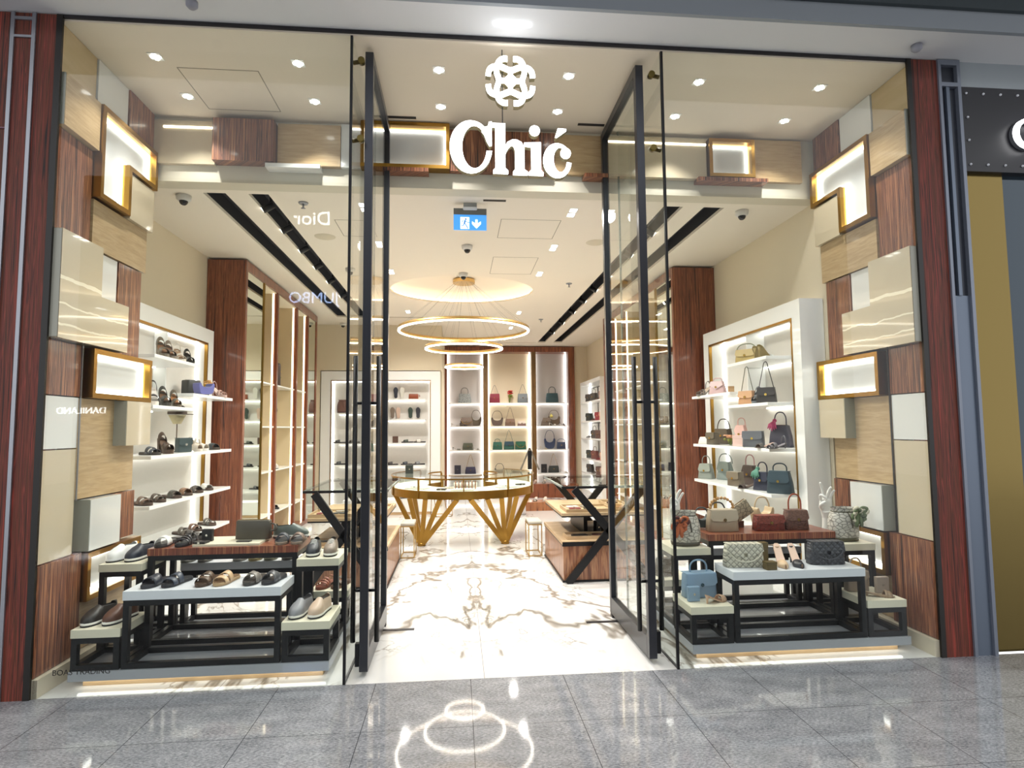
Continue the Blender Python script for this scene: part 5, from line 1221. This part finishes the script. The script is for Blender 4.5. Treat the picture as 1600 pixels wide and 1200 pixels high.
place(scarf_bow('#5f6b4c', '#d8d2bc'), 'green and white scarf bow tied at the right of the flower-drawn bucket bag', 'scarf', (3.04, .52, ZS+.215), 0)
place(mannequin_hand(), 'white mannequin hand raised behind the flower-drawn bucket bag', 'mannequin hand', (2.93, .745, ZS+.0006), 0, sc=1.25)
place(bag('#8a7a6c', .165, .14, .07, 'envelope', flap='#93836f', top=.93, handle='top', hh=.09, name='handbag', hw='#8f8270', hcol='#9a9088'), 'taupe envelope handbag on the low right table by the side wall', B, (2.885, .35, ZL+.0006), 0)
place(wallet('#96877a', .095, .115, .03), 'taupe wallet standing right of the taupe envelope handbag', 'wallet', (3.022, .27, ZL+.0006), 0)
place(shoe_heel('#8c765e', .03, '#a08a70', 'mule', L=.22), 'bronze strappy sandal in front of the taupe envelope handbag', SH, (2.94, .19, ZL+.0006), 75)
place(book_box('#7c6b52', .09, .09, .06), 'small taupe box at the rear left of the low right table by the side wall', 'box', (2.93, .90, ZL+.0006), 0)
p = at(1235, 868, z=ZM); place(shoe_heel('#b0a08c', .07, '#c9b8a4', 'strap'), 'beige heeled sandal on the rear white right table seen between the mules', SH, (p.x, .98, ZM+.0006), 60)
place(bag('#3e4044', .16, .10, .07, 'box', flap='#3e4044', name='handbag'), 'dark grey flap bag on the rear white right table', B, (2.30, .99, ZM+.0006), 0)

# ---------------------------------------------------------------- goods on the right shelf unit
XR_ = 2.93
def rw(px, shelf, x=XR_): return wall(px, x, SHZ[shelf])
place(bag('#8a9088', .19, .17, .10, 'satchel', flap='#949a90', handle='top', name='handbag', top=.7), 'sage grey pointed handbag on the bottom right shelf, farthest in', B, rw(1101, 'D'), -55)
place(bag('#7c8682', .21, .20, .10, 'satchel', flap='#86908a', handle='arch', name='handbag', top=.65, hh=.09), 'large grey-green handbag on the bottom right shelf, second from inside', B, rw(1131, 'D', 3.08), -65)
place(bag('#746858', .19, .14, .08, 'box', flap='#7c705f', name='handbag', top=.92), 'taupe flap bag in front of the large grey-green handbag', B, rw(1146, 'D', 2.86), -75)
place(bag('#5a4c46', .20, .20, .10, 'satchel', flap='#5f504a', handle='top', hcol='#b88a8a', name='handbag', top=.6), 'dark taupe handbag with pink scarf handle in the middle of the bottom right shelf', B, rw(1169, 'D', 3.06), -65)
place(shoe_heel('#4a3c36', .05, '#5c4c42', 'mule'), 'dark brown mule in front of the dark taupe handbag on the right shelf', SH, rw(1164, 'D', 2.86), -84)
place(bag('#2a2e40', .18, .17, .09, 'satchel', flap='#2f3346', handle='top', scarf='#5c8f7c', name='handbag', top=.7), 'navy handbag with green and blue scarf on the bottom right shelf', B, rw(1188, 'D', 2.92), -60)
place(bag('#34454e', .23, .20, .10, 'satchel', flap='#3a4c56', handle='top', name='handbag', top=.75, hh=.07), 'blue-green saddle bag at the near end of the bottom right shelf', B, rw(1215, 'D', 2.93), -50)
place(bag('#e2dfd8', .13, .08, .07, 'box', name='pouch', top=.7), 'small white pouch at the far end of the third right shelf', B, rw(1099, 'C', 2.9), -50)
place(bag('#5e5648', .17, .13, .08, 'box', flap='#665d4e', name='handbag', top=.95), 'olive brown flap bag on the third right shelf, farthest in', B, rw(1113, 'C', 2.87), -80)
place(bag('#54483a', .20, .17, .10, 'satchel', flap='#5c5042', handle='arch', name='handbag', top=.9, hh=.11), 'olive brown tote with arched handle on the third right shelf', B, rw(1130, 'C', 3.08), -65)
place(flowers('#d8a07c', .09, 'scarf_flower'), 'peach scarf bow in front of the olive tote on the right shelf', 'scarf', rw(1141, 'C', 2.87), 0, sc=1.2)
place(bag('#d0a69c', .17, .21, .10, 'envelope', flap='#d8b0a6', handle='top', name='handbag', top=.55, hh=.08), 'pale pink house-shaped handbag on the third right shelf', B, rw(1158, 'C', 3.08), -60)
place(book_box('#cdb0a8', .17, .11, .09, 'shoe_box'), 'pale pink box in front of the house-shaped handbag', 'box', rw(1157, 'C', 2.89), -80)
place(bag('#67696e', .20, .15, .09, 'box', flap='#6d6f75', name='handbag', top=.95), 'grey flap bag in the middle of the third right shelf', B, rw(1176, 'C', 2.88), -45)
place(shoe_heel('#5c5854', .05, '#c0a090', 'mule'), 'grey strappy mule on the third right shelf right of the grey flap bag', SH, rw(1194, 'C', 2.865), -84)
place(shoe_heel('#67656a', .05, '#8a868a', 'strap'), 'grey sandal in front of the navy tote on the third right shelf', SH, rw(1212, 'C', 2.86), -84)
place(bag('#44424e', .21, .21, .11, 'satchel', handle='top', scarf='#b0486c', name='tote_bag', top=.75, hh=.12), 'dark blue-grey tote with pink scarf at the near end of the third right shelf', B, rw(1219, 'C', 3.06), -55)
place(bag('#c99a72', .18, .13, .08, 'box', flap='#d0a47e', handle='long', name='handbag', hh=.24, hcol='#6a6a58'), 'tan flap bag with long strap on the second right shelf', B, rw(1169, 'Bn', 2.9), -60)
place(shoe_heel('#6f7478', .11, '#5a5c5e', 'wide', platform=.02), 'grey platform heel beside the tan flap bag on the second right shelf', SH, rw(1184, 'Bn', 2.91), -40, sc=1.08)
place(bag('#3f3b3a', .18, .14, .07, 'box', flap='#45403f', handle='long', name='handbag', hh=.24), 'black flap bag with long looped strap at the near end of the second right shelf', B, rw(1199, 'Bn', 2.9), -40)
place(shoe_heel('#77706a', .09, '#c9b8a8', 'strap', platform=.01), 'grey and white pump at the far end of the raised right shelf', SH, rw(1101, 'Bf', 2.88), -60, sc=1.15)
place(bag('#d8b8b8', .19, .14, .09, 'envelope', flap='#e2c8c8', name='handbag', top=.7, handle='top', hh=.04), 'pale pink handbag on the raised right shelf', B, rw(1123, 'Bf', 2.9), -50)
place(book_box('#b8936a', .06, .075, .05), 'small tan box on the raised right shelf', 'box', rw(1144, 'Bf', 2.95), -30)
place(bag('#b09a62', .22, .13, .09, 'box', flap='#bda878', name='handbag', handle='arch', hh=.06, hcol='#8f937c'), 'gold and green flap bag on the top right shelf', B, rw(1170, 'A', 2.93), -50)
place(shoe_heel('#dcdcd8', .11, '#e6e2da', 'point', hcol='#8c7a4c'), 'white pointed pump on the top right shelf, left of its pair', SH, rw(1190, 'A', 2.92), 130, sc=1.2)
place(shoe_heel('#d6d8d6', .11, '#e6e2da', 'point', hcol='#8c7a4c'), 'white pointed pump at the near end of the top right shelf', SH, rw(1200, 'A', 2.92), 120, sc=1.2)

# ---------------------------------------------------------------- goods in the rear bag niche
YN = 11.14
def bn(px, z): return back(px, YN, z)
Z1, Z2, Z3, Z4 = 2.18, 1.6, 1.01, .42
for f_ in (
 lambda: (bag('#aab0b0', .34, .24, .14, 'box', tex='snake', top=.85, handle='top', hh=.15, hcol='#70706c', name='handbag'), 'silver grey handbag alone on the top shelf of the left rear niche', (726, Z1)),
 lambda: (bag('#8a3040', .27, .23, .12, 'box', flap='#943848', top=.9, handle='long', hh=.22, hcol='#6a6460', name='handbag'), 'dark red flap bag on the top shelf of the middle rear niche', (773, Z1)),
 lambda: (bag('#7f878c', .27, .23, .12, 'box', flap='#8a9298', top=.9, handle='long', hh=.24, hcol='#6a6460', name='handbag'), 'grey flap bag on the top shelf of the middle rear niche', (817, Z1)),
 lambda: (bag('#3c5a60', .33, .25, .14, 'box', tex='croc', top=.88, handle='top', hh=.16, hcol='#3a4648', name='handbag'), 'teal crocodile handbag alone on the top shelf of the right rear niche', (863, Z1)),
 lambda: (bag('#77695e', .33, .22, .12, 'box', top=.8, chain=True, name='handbag', flap='#80726a'), 'taupe flap bag with looped chain on the second shelf of the left rear niche', (729, Z2)),
 lambda: (bag('#5f5446', .26, .24, .1, 'hobo', handle='arch', hh=.16, name='handbag'), 'brown hobo bag with tall handle on the second shelf of the left rear niche', (744, Z2)),
 lambda: (bag('#5f5048', .29, .22, .1, 'hobo', handle='arch', hh=.16, name='handbag', hcol='#6a5c4c'), 'brown hobo bag with white lining on the second shelf of the middle rear niche', (777, Z2)),
 lambda: (bag('#7c6252', .27, .18, .1, 'box', flap='#866c5c', handle='long', hh=.28, name='handbag'), 'brown flap bag with upright strap on the second shelf of the middle rear niche', (797, Z2)),
 lambda: (bag('#8d6e66', .22, .12, .08, 'box', flap='#e8dcd0', name='clutch'), 'small rose clutch on the second shelf of the middle rear niche', (815, Z2)),
 lambda: (bag('#74665a', .30, .20, .1, 'box', top=.6, name='handbag', flap='#7c6e62'), 'taupe handbag on the second shelf of the right rear niche', (853, Z2)),
 lambda: (bag('#6b5a4a', .30, .24, .1, 'hobo', handle='arch', hh=.15, name='handbag', scarf='#e0cf74'), 'brown hobo bag with yellow scarf on the second shelf of the right rear niche', (866, Z2)),
 lambda: (bag('#4c4f42', .28, .17, .1, 'box', flap='#565a4c', name='handbag'), 'olive flap bag on the third shelf of the left rear niche', (731, Z3)),
 lambda: (bag('#2f6150', .25, .19, .1, 'satchel', flap='#35695a', handle='top', hh=.08, name='handbag'), 'green handbag with short handle on the third shelf of the middle rear niche', (777, Z3)),
 lambda: (bag('#2c5a50', .27, .20, .1, 'satchel', flap='#2f4a58', handle='long', hh=.28, name='handbag'), 'green flap bag with upright chain on the third shelf of the middle rear niche', (795, Z3)),
 lambda: (bag('#245a48', .29, .20, .1, 'box', flap='#2a6450', chain=True, name='handbag'), 'green clutch bag with chain on the third shelf of the middle rear niche', (813, Z3)),
 lambda: (bag('#34405c', .27, .27, .1, 'hobo', handle='arch', hh=.2, name='handbag'), 'navy hobo bag with tall handle on the third shelf of the right rear niche', (859, Z3)),
 lambda: (bag('#3c4660', .24, .17, .08, 'box', flap='#44506a', handle='arch', hh=.08, name='handbag'), 'navy flap bag in front of the navy hobo bag', (877, Z3)),
 lambda: (wallet('#2a2a3a', .16, .22, .05), 'dark navy wallet standing on the lowest shelf of the left rear niche', (715, Z4)),
 lambda: (bag('#30304a', .28, .17, .09, 'box', flap='#363652', handle='long', hh=.3, chain=True, name='handbag'), 'dark navy flap bag with upright chain on the lowest shelf of the left rear niche', (735, Z4)),
 lambda: (bag('#3a3c38', .24, .12, .09, 'hobo', handle='arch', hh=.12, name='handbag'), 'black hobo bag on the lowest shelf of the middle rear niche', (780, Z4)),
 lambda: (bag('#2c4038', .22, .08, .09, 'box', name='clutch'), 'dark green clutch on the lowest shelf of the middle rear niche', (806, Z4)),
 lambda: (wallet('#2c2c2e', .15, .22, .05), 'black wallet standing on the lowest shelf of the right rear niche', (849, Z4)),
 lambda: (bag('#363a38', .28, .17, .09, 'box', flap='#3c403e', handle='long', hh=.3, chain=True, name='handbag'), 'black flap bag with upright chain on the lowest shelf of the right rear niche', (864, Z4)),
):
    o, lab, (px, z) = f_(); place(o, lab, 'wallet' if 'wallet' in lab.split(' standing')[0].split()[-1] else B, (bn(px, z)[0], 11.21 if 'hobo bag' in lab and 'lowest' not in lab else 11.02 if px == 877 else 11.085 if px == 853 else 11.10 if px == 729 else YN, z+.0006), 0, sc=.98)
place(flowers('#d0202a', .14), 'red flower bunch between the two bags in the middle rear niche', 'flowers', bn(796, Z1), 0, sc=2.1)
for px, z, c, st, lab in ((711, Z2, '#b8b0a8', 'mule', 'pale heeled mule on the second shelf of the left rear niche'), (724, Z2, '#3a3436', 'strap', 'black heeled sandal on the second shelf of the left rear niche'), (877, Z2, '#3c3030', 'strap', 'black heel leaning at the right of the second shelf, right rear niche'),
    (862, Z2, '#d8d4cc', 'mule', 'white mule at the right of the second shelf, right rear niche'), (713, Z3, '#6a665a', 'point', 'grey pump at the left of the third shelf, left rear niche'), (743, Z3, '#8a867a', 'mule', 'grey mule at the right of the third shelf, left rear niche'), (848, Z3, '#c9bda8', 'mule', 'cream heel at the left of the third shelf, right rear niche'), (879, Z4, '#b8b2a8', 'mule', 'pale mule at the right of the lowest shelf, right rear niche')):
    place(shoe_heel(c, .09, '#b8a898', st), lab, SH, (bn(px, z)[0], 10.985 if px not in (743, 713, 848, 711, 879) else 11.05, z+.0006), 84)

# ---------------------------------------------------------------- goods in the rear white shoe cabinet
def bc(px, z): return back(px, 8.15, z)
def upright(o, lab, px, z, cat=SH, tilt=-72, dz=.13):
    p = bc(px, z); place(o, lab, cat, (p[0], 8.16, z+dz), 0, None, 1, tilt)
place(bag('#7a5a52', .24, .26, .12, 'bucket', name='backpack', handle=None, hcol='#5c4440'), 'brown backpack on the top left shelf of the rear white cabinet', B, bc(536, 1.87), 0)
for px, z, c, lab in ((531, 1.28, '#3c3a3a', 'black slide on the second left shelf of the rear white cabinet'), (553, 1.28, '#55504a', 'grey slide on the second left shelf of the rear white cabinet'), (533, .86, '#4a4a4c', 'dark slide on the third left shelf of the rear white cabinet'),
    (637, 1.275, '#4a5048', 'olive slide on the third right shelf of the rear white cabinet'), (656, 1.275, '#ddd9d0', 'white slide on the third right shelf of the rear white cabinet'), (613, .84, '#3a3436', 'black sandal on the fourth right shelf of the rear white cabinet'), (636, .84, '#3c4048', 'navy slide on the fourth right shelf of the rear white cabinet'), (655, .84, '#77797c', 'grey slide on the fourth right shelf of the rear white cabinet'),
    (625, .41, '#4a4c4e', 'dark slide on the lowest right shelf of the rear white cabinet')):
    place(shoe_slide(c, 'band', '#3a3634'), lab, SH, bc(px, z), -70)
# standing pairs shown sole-down against small rests
for px, z, c, lab in ((618, 2.14, '#2c303c', 'navy strap sandal standing upright on the top right shelf of the rear white cabinet'), (628, 2.14, '#d8d6cc', 'white strap sandal standing upright on the top right shelf of the rear white cabinet'),
    (613, 1.74, '#77695c', 'taupe slide standing upright on the second right shelf of the rear white cabinet'), (622, 1.74, '#c9ae9c', 'beige slide standing upright on the second right shelf of the rear white cabinet'), (641, 1.74, '#34443c', 'dark green slide standing upright on the second right shelf of the rear white cabinet'), (653, 1.74, '#2f3038', 'black slide standing upright on the second right shelf of the rear white cabinet')):
    o = shoe_slide(c, 'band', c, L=.25); p = bc(px, z); place(o, lab, SH, (p[0], 8.17, z+.128), 0, None, .98, -76)
place(bag('#8a4428', .19, .10, .08, 'box', top=.97, name='wash_bag', handle='side'), 'orange brown wash bag on the top right shelf of the rear white cabinet', B, bc(646, 2.14), 0)
place(wallet('#5c4438', .11, .13, .03), 'brown wallet standing on the third right shelf of the rear white cabinet', 'wallet', bc(618, 1.275), 0)
for k, (px, c) in enumerate(((627, '#7c7a74'), (655, '#55534e'))): place(shoe_slide(c, 'cross', '#3a3632'), 'slide on the low white bench before the rear cabinet, ' + ('left one', 'right one')[k], SH, (at(px, 782, y=7.4).x, 7.4, .2706), -70)

# ---------------------------------------------------------------- goods in the left cabinet niches
def cn(y, z, x=-2.66): return (x, y, z+.0006)
place(bag('#4c3c36', .22, .34, .10, 'box', top=.96, name='trunk_case', hw='#c9a55a'), 'tall dark brown case on the top shelf of the middle cabinet niche', B, cn(5.05, 2.18), 60)
place(flowers('#e0c07c', .26), 'pale gold blossom beside the tall brown case in the cabinet niche', 'flowers', cn(5.30, 2.18), 0)
place(shoe_loafer('#5a3430', name='lace_up_sneaker', lace=True), 'brown and white sneaker standing on its heel in the middle cabinet niche', SH, (-2.66, 5.1, 1.6+.15), 60, None, 1, -70)
place(shoe_loafer('#c9c4bc', name='lace_up_sneaker', lace=True), 'grey high sneaker on the third shelf of the middle cabinet niche', SH, cn(5.0, 1.0), 70)
place(shoe_slide('#2c2a2c', 'band', '#2a2828'), 'black slide on the lowest shelf of the middle cabinet niche', SH, cn(5.1, .42), 70)
place(shoe_heel('#3c3a34', .11, '#4a4038', 'strap', platform=.02), 'dark heel on the top shelf of the cabinet niche nearest the mirror', SH, cn(4.30, 2.18), 60)
place(shoe_heel('#4a4034', .10, '#4a4038', 'mule'), 'dark heel on the top shelf of the cabinet niche farthest back', SH, cn(5.95, 2.18), 60)

# ---------------------------------------------------------------- far right wall shelves
pal = ('#6a3a34', '#3a3634', '#b08f80', '#8a2c34', '#4a4440', '#2e3430', '#c4a08c', '#5c4038')
k = 0
for z, zn in ((.5, 'lowest'), (.83, 'second'), (1.3, 'third'), (1.7, 'fourth'), (2.15, 'top')):
    for y, yn in ((8.75, 'nearest'), (9.15, 'second'), (9.6, 'third'), (10.1, 'farthest')):
        c = pal[(k*5+2) % 8]; k += 1
        if k % 3 == 0: o = shoe_heel(c, .09, '#b09a88', 'strap'); cat = SH; w_ = 'heeled shoe'
        else: o = bag(c, .24, .18, .09, 'box', flap=c, name='handbag', handle='top' if k % 2 else None); cat = B; w_ = 'handbag'
        place(o, 'small %s on the %s shelf of the far right wall, %s to the entrance' % (w_, zn, yn), cat, (3.13, y, z+.0006), -70)

# ---------------------------------------------------------------- goods in and on the round counter
Zc = .7456
def gcp(px, y, z=Zc): p = at(px, 650, y=y); return (p.x, y, z+.0004)
place(wallet('#2c302c', .11, .13, .03), 'black wallet standing on the glass top of the gold counter', 'wallet', gcp(640, 4.9, .905), 0)
r = empty('bracelet_rest'); m = MB()
for k in range(7): m.tube([(-.12+.04*k, .045*math.cos(t*math.pi/8), .053+.045*math.sin(t*math.pi/8)) for t in range(16)], .0065, 6, closed=True)
m.build('bangles', plain('rose_gold', '#b0745c', .25, .9), r); MB().tube([(-.14, 0, .05), (.14, 0, .05)], .032, 14).build('roll', plain('roll_white', '#e8e2da', .7), r)
place(r, 'rose gold bangles on a white roll in the middle of the gold counter', 'bangles', gcp(727, 4.15), 0, sc=1.1)
def tray(c, w_, d): 
    r = empty('display_tray'); MB().box(-w_/2, w_/2, -d/2, d/2, .0003, .012).build('board', plain('tray_'+c[1:], c, .6), r, .002)
    MB().box(-w_/2+.02, w_/2-.02, -d/2+.02, d/2-.02, .0125, .016).build('pad', plain('tray_pad', '#e9e6e0', .8), r); return r
for px, y, lab, rz in ((652, 4.32, 'white display tray in the left part of the gold counter', -25), (722, 4.02, 'white display tray in the centre of the gold counter', 0), (792, 4.30, 'white display tray in the right part of the gold counter', 25)):
    place(tray('#cfc6b8', .30, .16), lab, 'tray', gcp(px, y), rz)
for px, y, c, lab, rz in ((650, 4.34, '#ece8e2', 'white card case lying on the left counter tray', -25), (690, 4.10, '#3a2c2a', 'dark brown card case lying left of the centre in the gold counter', -12), (702, 4.30, '#d8c4b8', 'pale pink card case lying left of the bangles', 0), (787, 4.30, '#ece8e2', 'white card case lying on the right counter tray', 25), (812, 4.62, '#34302e', 'black card case in the right part of the gold counter', 30)):
    place(wallet(c, .12, .02, .08, 'card_case'), lab, 'card case', tuple(gcp(px, y)[:2])+(Zc+(.0168 if 'tray' in lab else .0006),), rz)
r = empty('draped_stand'); MB().beam((-.14, 0, .012), (0, 0, .34), .025, .012).beam((.14, 0, .012), (0, 0, .34), .025, .012).build('legs', plain('stand_taupe', '#6d6458', .5), r); MB().box(-.03, .03, -.015, .015, .02, .30).build('hanger', BLACK, r)
place(r, 'small black A-shaped display stand at the right end of the gold counter', 'stand', gcp(827, 5.15, .9056), 0)

# ---------------------------------------------------------------- trays and small goods on the cabinets under the glass tables
def ct(lab, x, y, z, w_, d, c='#c8ae88'):
    r = empty('display_tray'); MB().box(-w_/2, w_/2, -d/2, d/2, .0003, .012).build('board', TRAYW, r)
    MB().box(-w_/2, w_/2, -d/2, -d/2+.012, .012, .035).box(-w_/2, w_/2, d/2-.012, d/2, .012, .035).box(-w_/2, -w_/2+.012, -d/2+.012, d/2-.012, .012, .035).box(w_/2-.012, w_/2, -d/2+.012, d/2-.012, .012, .035).build('rim', TRAYW, r)
    place(r, lab, 'tray', (x, y, z+.0004), 0)
for s, sd in ((1, 'right'), (-1, 'left')):
    xc = 1.525 if s > 0 else -1.09
    ct('shallow wooden tray at the front of the %s drawer cabinet' % sd, xc-.16, 2.40, .405, .5, .26); 
    place(wallet('#2a2624', .16, .02, .09, 'card_case'), 'black card case lying in the front tray of the %s drawer cabinet' % sd, 'card case', (xc-.26, 2.38, .4185), 5)
    place(wallet('#4a2c26', .13, .02, .09, 'card_case'), 'brown card case lying in the front tray of the %s drawer cabinet' % sd, 'card case', (xc-.06, 2.39, .4185), -8)
    ct('wooden tray on the upper board under the %s glass table, front' % sd, xc-.15, 2.55, .667, .5, .4)
    ct('wooden tray on the upper board under the %s glass table, beside the cross leg' % sd, xc+.24, 2.75, .667, .24, .7)
    for j, (dx, y, c, w1) in enumerate(((-.28, 2.50, '#7a2c30', 'red'), (-.12, 2.50, '#2c2a2a', 'black'), (-.28, 2.64, '#e4e0d8', 'white'), (-.12, 2.66, '#9a8f84', 'grey'))):
        place(wallet(c, .12, .018, .08, 'card_case'), '%s card case in the upper tray under the %s glass table' % (w1, sd), 'card case', (xc+dx, y, .6805), 6*j)
    for j, (dx, y, c, w1) in enumerate(((.24, 2.55, '#a8774c', 'tan'), (.24, 2.75, '#c9a070', 'honey'), (.24, 2.95, '#5a3c2c', 'brown'))):
        place(wallet(c, .12, .018, .08, 'belt_roll'), '%s leather belt roll in the side tray under the %s glass table' % (w1, sd), 'belt', (xc+dx, y, .6805), -10)
    place(bag('#1e1c1e', .12, .14, .07, 'bucket', hcol='#1e1c1e', name='perfume_bottle') if False else wallet('#1c1b1e', .06, .14, .06, 'watch_stand'), 'black watch stand on the %s drawer cabinet' % sd, 'stand', (xc-.02, 2.60, .4056), 20)
for k, (dx, c) in enumerate(((-.28, '#3c3436'), (-.12, '#d8ccc0'), (.06, '#2c2c30'), (.24, '#c9b8a8'))):
    place(shoe_heel(c, .07, '#b8a898', 'mule'), 'mule in the nearer zebra wood tray behind the gold counter, %s from left' % ('first', 'second', 'third', 'fourth')[k], SH, (1.42+dx, 7.55, .1606), -20)
for k in range(7):
    place(shoe_heel(('#b08c84', '#d8ccc4', '#8a5c54', '#2c2a2e', '#3a3236', '#c9b4a8', '#7a4a44')[k], .08, '#b8a898', 'strap'), 'heeled sandal in the long zebra wood tray under the rear niche, %s from left' % ('first', 'second', 'third', 'fourth', 'fifth', 'sixth', 'seventh')[k], SH, (1.32+.21*k, 9.6, .3006), -20)

# ---------------------------------------------------------------- lettering low on the left window and the far shop signs mirrored in the glass
def text(name, s, size, mat, loc, rot, ext=.002, cat='sign', label='', group=None):
    c = bpy.data.curves.new(name, 'FONT'); c.body = s; c.size = size; c.extrude = ext; c.align_x = 'CENTER'; c.align_y = 'CENTER'; c.materials.append(mat)
    o = bpy.data.objects.new(name, c); COL.objects.link(o); o.location = loc; o.rotation_euler = rot
    bpy.context.view_layer.update(); me = bpy.data.meshes.new_from_object(o.evaluated_get(bpy.context.evaluated_depsgraph_get())); q = bpy.data.objects.new(name, me); COL.objects.link(q); q.location = loc; q.rotation_euler = rot; bpy.data.objects.remove(o); q.name = name; tag(q, label, cat); return q
p = at(110, 1051, y=-.002); text('window_lettering', 'BOAS TRADING', .045, plain('lettering_black', '#1a1614', .5), (p.x+.06, -.0015, p.z), (math.pi/2, 0, 0), .0005, 'lettering', 'small black company lettering low on the left window pane')
EM = emit('far_sign', '#ffffff', 14); EMB = emit('far_sign_blue', '#b8d0ff', 14)
for s, px, py, sz, mt, lab in (('Dior', 488, 342, .62, EM, 'white shop sign across the mall, mirrored in the left pane near the sprinkler'), ('JUMBO', 490, 466, .50, EMB, 'blue-white shop sign on the far side of the mall, mirrored in the left pane'), ('DANILAND', 127, 642, .28, EM, 'small white shop sign on the far side of the mall, mirrored in the cladding')):
    p = at(px, py, y=15.4); text('far_shop_sign', s, sz, mt, (p.x, -15.4, p.z), (math.pi/2, 0, math.pi), .02, 'sign', lab)
